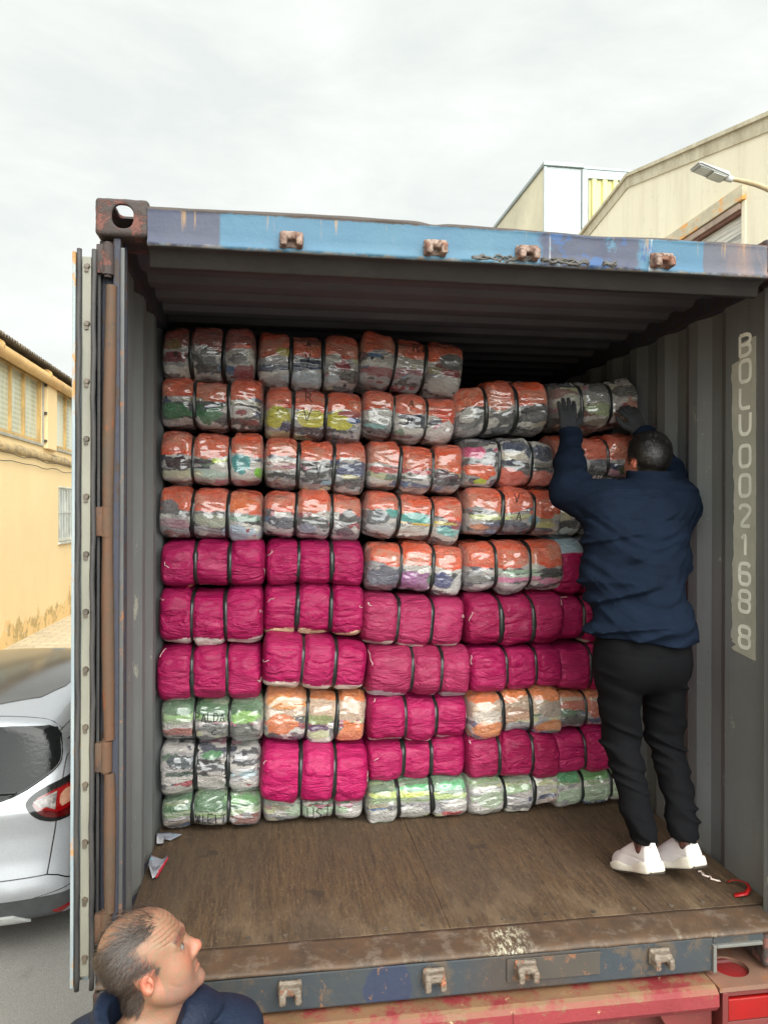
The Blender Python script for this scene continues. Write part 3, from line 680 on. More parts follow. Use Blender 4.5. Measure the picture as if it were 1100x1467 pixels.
# doors: both folded back along the sides, hinge edge towards the camera
g = G('door_cream_strip'); c = g.mix(g.rmp(g.noise(6, 5, st=(1, 1, .3)), .35, .7), lin((122, 120, 108)), lin((100, 98, 88))); c = g.mix(g.rmp(g.noise(14, 7, .75, st=(1, 1, .4)), .62, .66), c, lin((110, 98, 80))); m_strip = g.fin(c, .6, bump=g.bump(g.noise(30, 5), .3, .003))
m_door = paint('door_blue_grey', lin((120, 134, 142)), lin((140, 148, 148)), sc=12, rust=.25, rustcol=lin((124, 92, 56)), st=(1, 1, .5), dirt=.25)
m_rub = paint('black_rubber', lin((34, 33, 35)), lin((52, 50, 50)), sc=10, dirt=.2, dirtcol=(.12, .1, .08), rough=.65)
def door(sx, x0):
    X = lambda v: x0+sx*v
    def bx(m, a, b, *r, **k): m.box(min(X(a), X(b)), max(X(a), X(b)), *r, **k)
    m = MB(); bx(m, -.064, -.0535, -.008, .012, .145, 2.415, bev=.003); bx(m, -.064, -.015, .022, 1.16, .15, 2.41, bev=.004)
    d = m.build('door_leaf', m_door, T)
    m = MB(); bx(m, -.036, -.009, -.002, .021, .175, 2.402, bev=.003); m.build('seal_retainer', m_strip, d)
    for ox in (-.045, -.001):
        m = MB(); rnd = random.Random(8); n = 60
        m.tube([(X(ox+.0025*math.sin(k*.9)*rnd.random()), -.004+.004*math.sin(k*.35), .135+(2.425-.135)*k/(n-1)) for k in range(n)], .0078, 8); m.build('rubber_seal', m_rub, d, True)
    for k in range(13):
        z = .235+k*.178; m = MB(); m.tube([(X(-.021), -.002, z), (X(-.021), -.010, z)], [.010, .007], 10); bx(m, -.028, -.0165, -.007, -.003, z-.018, z+.006, bev=.001)
        m.build('rivet', m_bolt, d)
    m = MB(); bx(m, .006, .014, .02, .20, .12, 2.45); m.build('inner_flap', m_rub, d)
    m = MB()
    for yy in (.35, .75):
        m.tube([(X(-.085), yy, .12), (X(-.085), yy, 2.43)], .017, 10)
    m.build('locking_bars', m_strip, d)
door(1, 0); door(-1, 2.438)
# number on the inside of the right wall
m_pat = paint('pale_paint_patch', lin((176, 176, 164)), lin((152, 154, 144)), sc=6, dirt=.25)
V = []; F = []; zt, zb = 2.30, 1.045; n = 150
for i in range(n+1):
    z = zb+(zt-zb)*i/n; q = np.array([[z*14, 0., 3.]]); a = .375+.06*(float(fbm(q, 1, 5, 4)[0])-.5)+(.012*math.sin(z*3))
    if i < 8: a -= .12*(1-i/8)*float(vnoise(np.array([[z*200, 0, 0]]))[0])
    if z > 2.22: a = .315+.02*float(fbm(q, 3, 5, 3)[0])
    b = .222+.012*(float(fbm(q, 1, 8, 4)[0])-.5)
    if i == 0 or i == n: a = b+.02
    V += [(2.3910, a, z), (2.3910, b, z), (2.3925, a, z), (2.3925, b, z)]
for i in range(n): a = i*4; F += [(a, a+1, a+5, a+4), (a, a+4, a+6, a+2), (a+1, a+3, a+7, a+5)]
mesh('paint_patch', V, F, m_pat, T)
m_num = paint('stencil_white', lin((236, 238, 228)), dirt=.05, sc=14)
rows = [(490, 'B'), (528, 'O'), (567, 'L'), (605, 'U'), (652, '0'), (695, '0'), (739, '2'), (781, '1'), (824, '6'), (864, '8'), (916, '8')]
STK = {'B': [[(0, 0), (0, 1)], [(0, 1), (.7, 1), (1, .88), (1, .64), (.7, .52), (0, .52)], [(0, .52), (.7, .52), (1, .4), (1, .12), (.7, 0), (0, 0)]],
 'O': [[(.2, 0), (0, .15), (0, .85), (.2, 1), (.8, 1), (1, .85), (1, .15), (.8, 0), (.2, 0)]], 'L': [[(0, 1), (0, 0), (1, 0)]],
 'U': [[(0, 1), (0, .2), (.25, 0), (.75, 0), (1, .2), (1, 1)]], '2': [[(0, .8), (.1, .95), (.3, 1), (.7, 1), (1, .85), (1, .65), (0, 0), (1, 0)]],
 '1': [[(.2, .8), (.55, 1), (.55, 0)]], '6': [[(1, .85), (.8, 1), (.2, 1), (0, .85), (0, .15), (.2, 0), (.8, 0), (1, .15), (1, .4), (.8, .55), (.06, .55)]],
 '8': [[(.2, .53), (0, .66), (0, .87), (.2, 1), (.8, 1), (1, .87), (1, .66), (.8, .53), (.2, .53)], [(.2, .53), (0, .4), (0, .14), (.2, 0), (.8, 0), (1, .14), (1, .4), (.8, .53), (.2, .53)]],
 'V': [[(0, 1), (.45, 0), (1, 1)]], 'A': [[(0, 0), (.5, 1), (1, 0)], [(.2, .4), (.85, .4)]], 'R': [[(0, 0), (0, 1), (.7, 1), (.9, .75), (.6, .5), (0, .5)], [(.4, .5), (1, 0)]],
 'T': [[(0, 1), (1, .95)], [(.5, 1), (.5, 0)]], 'P': [[(0, 0), (0, 1), (.7, 1), (.9, .75), (.6, .5), (0, .5)]], 'D': [[(0, 0), (0, 1), (.6, .95), (1, .5), (.6, .05), (0, 0)]],
 'C': [[(1, .85), (.5, 1), (.05, .6), (.1, .2), (.5, 0), (1, .15)]], 'W': [[(0, 1), (.25, 0), (.5, .8), (.7, 0), (1, 1)]], 'I': [[(.3, 1), (.3, 0)]], 'E': [[(1, 1), (0, 1), (0, 0), (1, 0)], [(0, .5), (.8, .5)]],
 'S': [[(1, .9), (.4, 1), (0, .75), (.9, .35), (.6, 0), (0, .1)]], 'Y': [[(0, 1), (.5, .5), (1, 1)], [(.9, .9), (.3, 0)]], 'J': [[(.6, 1), (.6, .2), (.3, 0), (0, .2)]]}
STK['0'] = STK['O']
mb = MB()
def ribbon(mb, P, w, toW):
    """flat stroke of width w along the 2-D points P, carried to 3-D by toW(a, b, lift)"""
    n = len(P); L = []; Rr = []
    for i in range(n):
        a = P[max(0, i-1)]; b = P[min(n-1, i+1)]; d = np.array(b, float)-np.array(a, float)
        if math.hypot(P[0][0]-P[-1][0], P[0][1]-P[-1][1]) < 1e-6 and i in (0, n-1): d = np.array(P[1], float)-np.array(P[-2], float)
        d /= (np.linalg.norm(d)+1e-9); nn = np.array([-d[1], d[0]])*w/2
        L.append(np.array(P[i])+nn); Rr.append(np.array(P[i])-nn)
    vs = [[mb.bm.verts.new(toW(q[0], q[1], k)) for q in S] for S in (L, Rr) for k in (0, 1)]
    l0, l1, r0, r1 = vs
    for i in range(n-1):
        mb.bm.faces.new((l1[i], r1[i], r1[i+1], l1[i+1])); mb.bm.faces.new((l0[i], l1[i], l1[i+1], l0[i+1])); mb.bm.faces.new((r1[i], r0[i], r0[i+1], r1[i+1]))
NUM = bpy.data.objects.new('stencilled_number', None); COL.objects.link(NUM); NUM.parent = T; NUM.location = Vector((2.39, .288, 1.7))-T.location; mb.bm.free()
for py, ch in rows:
    mb = MB(); zc = 2.319-(py-475)*.002707
    for si, st in enumerate(STK[ch]):
        P = [((a-.5)*.066, (b-.5)*.082) for a, b in st]
        for _ in range(2):
            if len(P) > 2: P = [P[0]]+[q for a, b in zip(P[:-1], P[1:]) for q in ((a[0]*.8+b[0]*.2, a[1]*.8+b[1]*.2), (a[0]*.2+b[0]*.8, a[1]*.2+b[1]*.8))]+[P[-1]]
        ribbon(mb, P, .0150, lambda a, b, k: (2.3905-k*.0012-si*.0004, .288-a, zc+b))
    mb.build('stencilled_character', m_num, NUM)

# ============================================================ TRAILER
T = empty('container_trailer', (1.219, 3, ZG), 'red skeletal semi-trailer under the container with scuffed rear beam', 'trailer')
g = G('trailer_red'); x = g.ax(0); z = g.ax(2)
c = g.mix(g.rmp(g.noise(3, 5), .3, .7), lin((128, 44, 48)), lin((112, 36, 40)))
c = g.mix(g.rmp(g.noise(9, 8, .78, st=(1, 1, 1.3)), .55, .6), c, lin((112, 78, 58)))
c = g.mix(g.rmp(g.noise(24, 8, .8, st=(.6, 1, 1), loc=(4, 0, 0)), .63, .655), c, lin((186, 160, 120)))
topm = g.mul(g.rmp(g.ax(2, g.nrm), .6, .9), g.rmp(g.math('ADD', g.noise(5, 7, .75, loc=(9, 0, 0)), g.math('MULTIPLY', x, -.02)), .40, .5)); c = g.mix(g.math('MULTIPLY', topm, .85), c, g.mix(g.noise(14, 6), lin((124, 98, 62)), lin((104, 84, 66))))
m_red = g.fin(c, .6, bump=g.bump(g.noise(20, 8, .75), .6, .006), spec=.4)
m_dred = paint('dark_red_steel', lin((116, 40, 38)), lin((92, 34, 32)), sc=6, rust=.3, dirt=.4)
mb = MB(); mb.prism([(.10, -.012), (-.038, -.012), (-.052, -.018), (-.066, -.030), (-.068, -.072), (-.05, -.095), (.10, -.10)], 0, .0, 2.06)
for q in (.35, .92, 1.33): mb.box(q-.001, q+.002, -.0705, -.06, -.074, -.026)
mb.build('rear_beam', m_red, T)
mb = MB(); mb.box(.1, 2.3, .10, .22, -.26, -.02, .01); mb.box(.55, .72, .23, 6.0, -.42, -.01, .008); mb.box(1.72, 1.89, .23, 6.0, -.42, -.01, .008)
for k in range(5): mb.box(.0, 2.438, .9+k*1.15, 1.02+k*1.15, -.16, -.012, .006)
mb.prism([(1.86, -.10), (2.06, -.10), (2.06, -.5), (2.02, -.5), (1.96, -.26)], 1, -.02, .08)
mb.build('chassis_frame', m_dred, T)
for sx in (0, 1):     # twist-lock plates with a round hole, lamp boxes below
    cx = 2.30 if sx else .138
    n = 40; V = []; F = []; hx, hy, hr = (2.176, .05, .062) if sx else (.262, .05, .062)
    x0, x1 = (2.066, 2.44) if sx else (0, .372); y0, y1 = -.060, .16
    for k in range(n):
        a = 2*math.pi*k/n; c_, s_ = math.cos(a), math.sin(a)
        t = min(((x1-hx) if c_ > 0 else (hx-x0))/max(abs(c_), 1e-6), ((y1-hy) if s_ > 0 else (hy-y0))/max(abs(s_), 1e-6))
        for zz in (-.014, -.030): V += [(hx+hr*c_, hy+hr*s_, zz), (hx+t*c_, hy+t*s_, zz)]
    for k in range(n):
        a = 4*k; b = 4*((k+1) % n); F += [(a, a+1, b+1, b), (a+2, b+2, b+3, a+3), (a, b, b+2, a+2), (a+1, a+3, b+3, b+1)]
    pl = mesh('twist_lock_plate', V, F, paint('plate_rust%d' % sx, lin((126, 84, 72)), lin((110, 88, 70)), sc=8, rust=.35), T)
    mb = MB(); mb.tube([(hx, hy, -.031), (hx, hy, -.16)], hr+.006, 24); o = mb.build('lock_socket', paint('socket_red%d' % sx, lin((150, 26, 30)), dirt=.4), pl, ang=40)
    mb = MB(); xa, xb = (2.078, 2.43) if sx else (.01, .36)
    mb.box(xa, xa+.022, -.058, .16, -.36, -.032, .004); mb.box(xb-.16, xb-.138, -.058, .16, -.36, -.032, .004); mb.box(xa+.022, xb-.16, -.02, .1, -.36, -.032, .002); mb.box(xa+.022, xb-.16, -.05, -.021, -.052, -.034, .002)
    bx_ = mb.build('lamp_bracket', m_dred, T)
    mb = MB(); mb.box(xa+.027, xb-.165, -.050, -.022, -.138, -.062, .005); mb.build('tail_lamp', paint('red_lens%d' % sx, lin((150, 12, 12)), lin((128, 8, 8)), dirt=.25, rough=.25), bx_)
    mb = MB(); mb.box(xa+.027, xb-.165, -.046, -.022, -.20, -.142, .003); mb.box(xa+.027, xb-.165, -.046, -.022, -.262, -.204, .003); mb.build('reflector_strip', paint('dull_red%d' % sx, lin((120, 50, 48)), dirt=.4), bx_)
m_tyre = paint('tyre_rubber', lin((38, 38, 38)), lin((50, 49, 47)), sc=5, dirt=.3, rough=.9)
for wx in (.28, 2.16):
    for wy in (.75, 2.0, 3.25):
        mb = MB(); pr = [(0.0, .20), (.14, .20), (.20, .27), (.20, .40), (.175, .475), (.10, .49), (-.10, .49), (-.175, .475), (-.20, .40), (-.20, .27), (-.14, .20)]
        bmv = []
        n = 36
        for k in range(n):
            a = 2*math.pi*k/n; bmv.append([mb.bm.verts.new((wx+p[0], wy+p[1]*math.cos(a), ZG+.49+p[1]*math.sin(a))) for p in pr])
        for k in range(n):
            A, B = bmv[k], bmv[(k+1) % n]
            for j in range(len(pr)): mb.bm.faces.new((A[j], A[(j+1) % len(pr)], B[(j+1) % len(pr)], B[j]))
        w = mb.build('wheel', m_tyre, T, ang=35)
        mb = MB(); mb.tube([(wx-.12, wy, ZG+.49), (wx+.12, wy, ZG+.49)], .198, 24); mb.build('rim', m_strip, w, ang=40)
for wx in (.28, 2.16): MB().box(wx-.19, wx+.19, .19, .196, -.80, -.27, .0).build('mud_flap', m_rub, T)
# ============================================================ BALES
def film_mat(name, haze=.17, rough=.20, crumple=1.0, hazecol=(.62, .6, .58)):
    g = G(name)
    tcn = g.t.nodes.new('ShaderNodeTexCoord').outputs['Object']; oi = g.t.nodes.new('ShaderNodeObjectInfo').outputs['Random']
    cmb = g.t.nodes.new('ShaderNodeCombineXYZ'); g.L(g.math('MULTIPLY', oi, 37.0), cmb.inputs[0]); g.L(g.math('MULTIPLY', oi, 19.0), cmb.inputs[2])
    ad = g.t.nodes.new('ShaderNodeVectorMath'); ad.operation = 'ADD'; g.L(tcn, ad.inputs[0]); g.L(cmb.outputs[0], ad.inputs[1]); v = ad.outputs[0]
    at = g.t.nodes.new('ShaderNodeAttribute'); at.attribute_name = 'Col'
    cl = g.mix(g.math('MULTIPLY', g.rmp(g.noise(55, 4, .65, vec=v, st=(.35, 1, 1)), .50, .72), .22), at.outputs['Color'], (.05, .045, .045))
    # milky creases in the film
    w1 = g.noise(33, 5, .6, 1.6, vec=v, st=(.45, 1, 1)); ridge = g.math('ABSOLUTE', g.math('SUBTRACT', w1, .5)); crease = g.rmp(ridge, .035, .0)
    w2 = g.noise(48, 4, .6, 1.2, vec=v, st=(1, 1, .7), loc=(5, 2, 1)); ridge2 = g.math('ABSOLUTE', g.math('SUBTRACT', w2, .5)); crease2 = g.rmp(ridge2, .03, .0)
    hz = g.math('ADD', g.math('MULTIPLY', g.rmp(g.noise(7, 4, .6, vec=v), .35, .7), haze), g.math('MULTIPLY', g.math('ADD', crease, g.math('MULTIPLY', crease2, .6)), haze*1.0))
    c = g.mix(hz, cl, hazecol)
    h = g.math('ADD', g.math('MULTIPLY', g.math('MINIMUM', g.math('MULTIPLY', ridge, 5), 1.0), .9), g.math('MULTIPLY', g.math('MINIMUM', g.math('MULTIPLY', ridge2, 6), 1.0), .5))
    h = g.math('ADD', h, g.math('MULTIPLY', g.noise(12, 3, .5, vec=v, st=(.5, 1, 1)), 1.3))
    return g.fin(c, g.rmp(g.noise(9, 3, vec=v), .3, .7, rough-.06, rough+.14), bump=g.bump(h, .8*crumple, .02), spec=.35, coat=.9, coatr=.11, Coat_IOR=1.62)
m_film = film_mat('clear_film_over_clothes')
g = G('magenta_woven_plastic')
tcn = g.t.nodes.new('ShaderNodeTexCoord').outputs['Object']; oi = g.t.nodes.new('ShaderNodeObjectInfo').outputs['Random']
cmb = g.t.nodes.new('ShaderNodeCombineXYZ'); g.L(g.math('MULTIPLY', oi, 31.0), cmb.inputs[0]); g.L(g.math('MULTIPLY', oi, 23.0), cmb.inputs[2])
ad = g.t.nodes.new('ShaderNodeVectorMath'); ad.operation = 'ADD'; g.L(tcn, ad.inputs[0]); g.L(cmb.outputs[0], ad.inputs[1]); v = ad.outputs[0]
at = g.t.nodes.new('ShaderNodeAttribute'); at.attribute_name = 'Col'
w1 = g.noise(15, 5, .6, 1.1, vec=v, st=(.30, 1, 1)); r1 = g.math('ABSOLUTE', g.math('SUBTRACT', w1, .5))
w2 = g.noise(30, 4, .6, .8, vec=v, st=(.6, 1, .8), loc=(3, 0, 3)); r2_ = g.math('ABSOLUTE', g.math('SUBTRACT', w2, .5))
h = g.math('ADD', g.math('MINIMUM', g.math('MULTIPLY', r1, 7), .9), g.math('MULTIPLY', g.math('MINIMUM', g.math('MULTIPLY', r2_, 9), .8), .18))
h = g.math('ADD', h, g.math('MULTIPLY', g.noise(9, 3, .5, vec=v, st=(.6, 1, 1)), 1.5))
c = g.mix(g.math('MULTIPLY', g.rmp(g.noise(4, 5, .65, vec=v), .4, .7), .35), at.outputs['Color'], lin((170, 50, 96)))
c = g.mix(g.math('MULTIPLY', g.rmp(g.noise(10, 6, .75, vec=v, loc=(3, 3, 3)), .60, .7), .4), c, lin((120, 40, 70)))
m_pink = g.fin(c, .5, bump=g.bump(h, .6, .015), spec=.22, coat=.12, coatr=.22)
m_strap = paint('black_strap', lin((22, 24, 24)), lin((30, 34, 32)), sc=20, dirt=.1, rough=.32)
m_ink = paint('black_marker', lin((14, 14, 18)), dirt=0, rough=.6)
m_string = paint('pale_string', lin((206, 186, 176)), dirt=.1, rough=.9)
# colours of cloth
CW = [(205, 198, 192), (188, 180, 176), (170, 165, 165), (214, 208, 200), (150, 148, 150)]
CD = [(58, 58, 64), (76, 78, 84), (46, 52, 74), (42, 42, 44), (96, 92, 92)]
CC = [(40, 52, 96), (150, 40, 56), (62, 100, 140), (190, 120, 140), (120, 60, 50), (96, 120, 96), (160, 150, 120), (196, 196, 150)]
def pal(rnd, wd, dk, cc):
    r = rnd.random()
    if r < wd: return rnd.choice(CW)
    if r < wd+dk: return rnd.choice(CD)
    return rnd.choice(CC)
ORG, SAL, SAL2 = (244, 84, 16), (232, 104, 66), (224, 128, 96)
GRN, GRN2, PGR = (86, 126, 88), (136, 160, 108), (156, 168, 142)
TAN, TANO = (206, 176, 150), (226, 124, 52)
PNK, PNK2 = (138, 10, 66), (124, 7, 56)
BAL = {}
def add(c, r, x, z, w, h, t, kind, lab, patches=(), text=(), straps=None, **kw):
    BAL[(c, r)] = dict(x=x, z=z, w=w, h=h, t=t, kind=kind, lab=lab, patches=patches, text=text, straps=straps or (.335, .668), **kw)
A_ = add
A_(1,1,0.262,2.345,0.432,0.255,-1,'O','topmost bale of the leftmost stack, dull red plastic over dark and grey clothes',[(.15,.42,.10,.10,(150,120,80)),(.15,.68,.15,.05,(130,40,56)),(.5,.55,.16,.08,(150,150,150)),(.5,.74,.2,.14,(46,50,54)),(.86,.86,.14,.13,(140,44,56)),(.8,.62,.16,.1,(120,118,118))],straps=(.31,.66),top=.46,red=1)
A_(1,2,0.276,2.117,0.474,0.236,-1,'O','bale with green garment in two thirds, second from top of leftmost stack',[(.17,.72,.17,.13,(26,110,62)),(.5,.74,.17,.15,(24,112,60)),(.38,.62,.07,.08,(30,100,60)),(.74,.7,.16,.12,(205,196,190)),(.78,.7,.05,.05,(150,34,44)),(.9,.85,.06,.05,(150,34,44))],straps=(.33,.665))
A_(1,3,0.277,1.858,0.474,0.238,-1,'O','bale with teal patch and lime scrap at right, third in the leftmost stack',[(.78,.62,.11,.17,(74,160,160)),(.95,.75,.05,.09,(130,210,40)),(.57,.55,.08,.07,(200,216,60)),(.2,.60,.13,.09,(60,36,40)),(.42,.56,.1,.07,(40,36,44)),(.5,.8,.25,.08,(188,204,190)),(.2,.82,.2,.07,(206,206,176))],straps=(.325,.675))
A_(1,4,0.274,1.602,0.480,0.248,-2,'O','bale with orange plastic over its right end, directly above magenta bales of leftmost stack',[(.78,.25,.16,.20,(240,110,30)),(.12,.36,.09,.09,(120,110,112)),(.15,.7,.15,.1,(190,150,160)),(.5,.62,.18,.1,(168,170,150)),(.5,.9,.18,.05,(110,60,70)),(.8,.8,.16,.14,(176,190,206)),(.8,.55,.16,.05,(120,150,130))],straps=(.33,.665))
A_(1,5,0.283,1.374,0.483,0.228,-1,'P','uppermost magenta bale of the leftmost stack, touching the clear-wrapped bales above it',straps=(.34,.66),band=.05,bcol=(190,150,110))
A_(1,6,0.276,1.129,0.480,0.262,0,'P','magenta bale with thick white lower edge, middle magenta one of leftmost stack',straps=(.32,.64),band=.15)
A_(1,7,0.270,0.874,0.479,0.250,0,'P','magenta bale resting on the green bale with the PALDA writing, leftmost stack',straps=(.34,.66),band=.07)
A_(1,8,0.282,0.653,0.477,0.205,-1,'G','green-topped bale with PALDA C written in black marker, leftmost stack',[(.2,.68,.17,.1,(170,92,80)),(.5,.62,.16,.14,(110,112,108)),(.82,.7,.17,.22,(96,98,92)),(.2,.35,.2,.08,(150,190,120)),(.8,.35,.2,.12,(150,196,110))],[('PALDA',.345,.36,.058,.17),('C',.50,.68,.06,.12)],top=.45)
A_(1,9,0.275,0.434,0.467,0.240,0,'W','grey and white bale without any green plastic, second from the floor in leftmost stack',[(.25,.3,.13,.12,(74,84,90)),(.2,.5,.2,.06,(60,84,72)),(.52,.2,.1,.06,(80,140,90)),(.5,.42,.16,.05,(80,80,84)),(.82,.35,.16,.08,(64,66,72)),(.82,.56,.14,.07,(160,184,190)),(.2,.85,.2,.16,(186,178,170)),(.5,.8,.18,.2,(192,184,178))],straps=(.36,.665))
A_(1,10,0.280,0.248,0.458,0.176,0,'G','green-grey bale with WIEIT scribbled in marker, standing on the floor by the left wall',[(.83,.75,.16,.08,(130,84,76)),(.2,.75,.18,.1,(170,156,146)),(.5,.8,.18,.1,(176,168,160)),(.8,.2,.2,.1,(120,170,110))],[('WIEIT',.35,.62,.062,.26)],straps=(.325,.665),top=.55)
A_(2,1,0.718,2.332,0.488,0.258,-1,'O','topmost bale of the second stack, with A and Y marked on its middle third',[(.25,.42,.08,.07,(200,180,60)),(.2,.7,.2,.06,(60,80,110)),(.52,.62,.14,.08,(46,60,92)),(.8,.58,.1,.12,(150,50,60)),(.72,.5,.1,.1,(200,196,190)),(.52,.85,.3,.08,(180,190,200)),(.9,.8,.1,.1,(70,66,66))],[('A',.47,.26,.06,.1),('Y',.46,.56,.07,.26)],straps=(.325,.64),top=.5)
A_(2,2,0.743,2.077,0.467,0.240,-2,'O','bale with a broad yellow band across all thirds marked R and V, second stack',[(.15,.62,.17,.19,(206,196,48)),(.5,.60,.2,.17,(210,198,52)),(.75,.63,.12,.17,(204,194,50)),(.5,.83,.3,.05,(60,62,70)),(.88,.5,.12,.06,(180,70,70)),(.9,.62,.08,.05,(60,90,140))],[('R',.41,.20,.08,.20),('V',.39,.55,.11,.24)],straps=(.28,.62))
A_(2,3,0.750,1.834,0.486,0.246,-2,'O','bale with striped pinkish cloth over black and a pale blue square, third in second stack',[(.2,.52,.22,.035,(170,130,116)),(.2,.62,.22,.03,(196,150,136)),(.2,.73,.2,.08,(40,40,40)),(.5,.7,.18,.1,(50,48,50)),(.6,.82,.06,.06,(130,170,190)),(.83,.6,.15,.09,(44,62,110)),(.83,.82,.15,.1,(46,46,50)),(.8,.7,.1,.035,(200,186,120))],[('V',.50,.60,.06,.2)],straps=(.335,.67),top=.42)
A_(2,4,0.739,1.601,0.470,0.230,-3,'O','bale with grey cloth under orange directly above the magenta bales of second stack',[(.22,.66,.1,.12,(96,98,110)),(.12,.65,.06,.08,(60,60,76)),(.5,.66,.17,.12,(70,72,70)),(.47,.75,.1,.08,(120,120,140)),(.84,.5,.09,.16,(60,58,60)),(.84,.82,.09,.1,(90,76,90)),(.5,.93,.3,.04,(206,150,160))],straps=(.335,.67),top=.45)
A_(2,5,0.750,1.372,0.470,0.224,-1,'P','uppermost magenta bale of the second stack, directly under a clear-wrapped bale',straps=(.33,.66),band=0)
A_(2,6,0.746,1.152,0.480,0.248,-3,'P','magenta bale with a cream lower edge, between two other magenta bales in second stack',straps=(.335,.66),band=.14,bcol=(206,186,150))
A_(2,7,0.747,0.910,0.493,0.248,-5,'P','tilted magenta bale resting on the tan and orange bale in second stack',straps=(.38,.68),band=.16,bcol=(200,190,176))
A_(2,8,0.752,0.653,0.490,0.245,-4,'T','tan and orange bale squeezed between magenta bales in the second stack',[(.2,.22,.2,.1,(220,140,60)),(.2,.62,.17,.2,(224,116,50)),(.33,.86,.1,.08,(60,50,80)),(.15,.86,.1,.08,(46,40,50)),(.52,.5,.14,.08,(150,160,100)),(.52,.66,.12,.06,(90,50,90)),(.85,.7,.14,.26,(226,120,56)),(.52,.78,.12,.07,(190,190,150))],straps=(.42,.70))
A_(2,9,0.747,0.398,0.509,0.272,-4,'P','big bright magenta bale near the floor in second stack, resting on the UST bale',straps=(.37,.67),band=.08,bright=1)
A_(2,10,0.745,0.245,0.486,0.180,0,'G','pale green bale with UST written in marker, on the floor in second stack',[(.15,.3,.18,.16,(150,156,140)),(.52,.25,.15,.12,(130,110,100)),(.5,.6,.3,.14,(170,190,160))],[('UST',.44,.66,.08,.3)],straps=(.385,.70),top=.3)
A_(3,1,1.207,2.327,0.520,0.262,-6,'O','topmost tilted bale of third stack, orange sack bunched at right, marked RI',[(.85,.12,.17,.12,(240,100,50)),(.86,.42,.13,.14,(92,92,92)),(.15,.48,.06,.04,(60,110,160)),(.2,.75,.24,.08,(140,50,66)),(.52,.66,.13,.06,(140,56,70)),(.5,.5,.14,.09,(180,176,168)),(.85,.62,.1,.06,(140,40,56)),(.85,.85,.2,.14,(190,186,182))],[('RI',.50,.22,.075,.17)],straps=(.33,.63),top=.44)
A_(3,2,1.197,2.071,0.468,0.228,-5,'O','bale with knotted red wrap at its right end, marked A, third stack',[(.2,.6,.14,.16,(206,204,200)),(.15,.78,.14,.04,(130,180,180)),(.52,.55,.15,.07,(56,66,90)),(.52,.7,.16,.07,(40,44,56)),(.86,.4,.13,.17,(236,86,56)),(.85,.78,.15,.2,(216,204,200)),(.5,.93,.2,.04,(90,40,50))],[('A',.46,.26,.08,.14),('H',.47,.6,.05,.12)],straps=(.33,.66))
A_(3,3,1.223,1.825,0.472,0.232,-4,'O','pinkish bale with a red stripe of cloth running through it, third in third stack',[(.2,.6,.25,.06,(190,60,60)),(.52,.58,.18,.06,(196,64,66)),(.82,.62,.14,.1,(90,60,72)),(.8,.75,.16,.07,(50,46,56)),(.4,.72,.2,.03,(70,80,80))],straps=(.34,.67),top=.5)
A_(3,4,1.213,1.589,0.485,0.230,-6,'O','slanting bale with turquoise cloth across its middle, third stack',[(.48,.52,.16,.1,(60,166,156)),(.28,.45,.08,.08,(70,170,160)),(.12,.55,.12,.14,(92,98,104)),(.84,.72,.15,.10,(120,184,180)),(.52,.62,.18,.025,(220,180,60)),(.82,.55,.14,.03,(214,190,80)),(.2,.78,.18,.1,(190,188,190))],straps=(.34,.68))
A_(3,5,1.223,1.346,0.482,0.240,-4,'O','lowest clear-wrapped bale of the third stack, with purple cloth in its middle third',[(.2,.68,.2,.2,(92,96,112)),(.52,.72,.16,.18,(150,78,140)),(.78,.68,.12,.14,(40,50,110)),(.93,.75,.08,.2,(200,196,192)),(.65,.7,.03,.1,(60,90,70))],straps=(.35,.67),top=.44)
A_(3,6,1.215,1.094,0.512,0.246,-4,'P','uppermost magenta bale of the third stack, with faded pinkish plastic and white lower edge',straps=(.345,.66),band=.10,faded=1)
A_(3,7,1.238,0.860,0.510,0.250,-3,'P','broad faded magenta bale with grey lower edge, fourth from the floor in third stack',straps=(.42,.70),band=.11,bcol=(160,156,160),faded=1)
A_(3,8,1.238,0.628,0.496,0.228,-1,'P','magenta bale with a ragged white lower edge, third from the floor in third stack',straps=(.37,.66),band=.12)
A_(3,9,1.236,0.434,0.489,0.200,-1,'P','low magenta bale resting on the green striped bale in third stack',straps=(.355,.64),band=.06)
A_(3,10,1.235,0.256,0.499,0.205,1,'G','green and yellow striped bale with red scrap, on the floor in third stack',[(.2,.3,.2,.06,(200,216,120)),(.5,.2,.2,.06,(90,190,120)),(.5,.34,.2,.05,(206,216,110)),(.84,.2,.18,.09,(80,190,120)),(.8,.42,.2,.06,(196,214,140)),(.84,.82,.1,.07,(196,50,66)),(.3,.75,.3,.14,(190,186,180))],straps=(.30,.63),top=.5)
A_(4,1,1.651,2.125,0.489,0.258,4,'O','topmost bale of the fourth stack, tipped up to the right with charcoal cloth below orange',[(.2,.72,.18,.14,(110,112,112)),(.14,.62,.07,.12,(190,186,180)),(.5,.72,.17,.16,(56,60,64)),(.83,.66,.17,.17,(52,54,60)),(.5,.92,.3,.06,(50,56,70)),(.2,.93,.2,.05,(160,150,150))],straps=(.33,.63),top=.52)
A_(4,2,1.685,1.859,0.480,0.240,-1,'S','bale with hot pink and orange pieces at left, second in fourth stack',[(.2,.32,.2,.13,(226,40,120)),(.15,.16,.2,.05,(40,40,40)),(.2,.7,.22,.16,(236,96,50)),(.18,.9,.08,.05,(196,220,30)),(.52,.2,.16,.09,(50,66,96)),(.52,.4,.16,.08,(206,196,176)),(.5,.52,.16,.07,(50,60,80)),(.5,.8,.18,.2,(214,92,70)),(.82,.3,.17,.18,(44,58,84)),(.82,.55,.17,.06,(110,110,100)),(.82,.82,.18,.17,(206,96,78))],straps=(.39,.72))
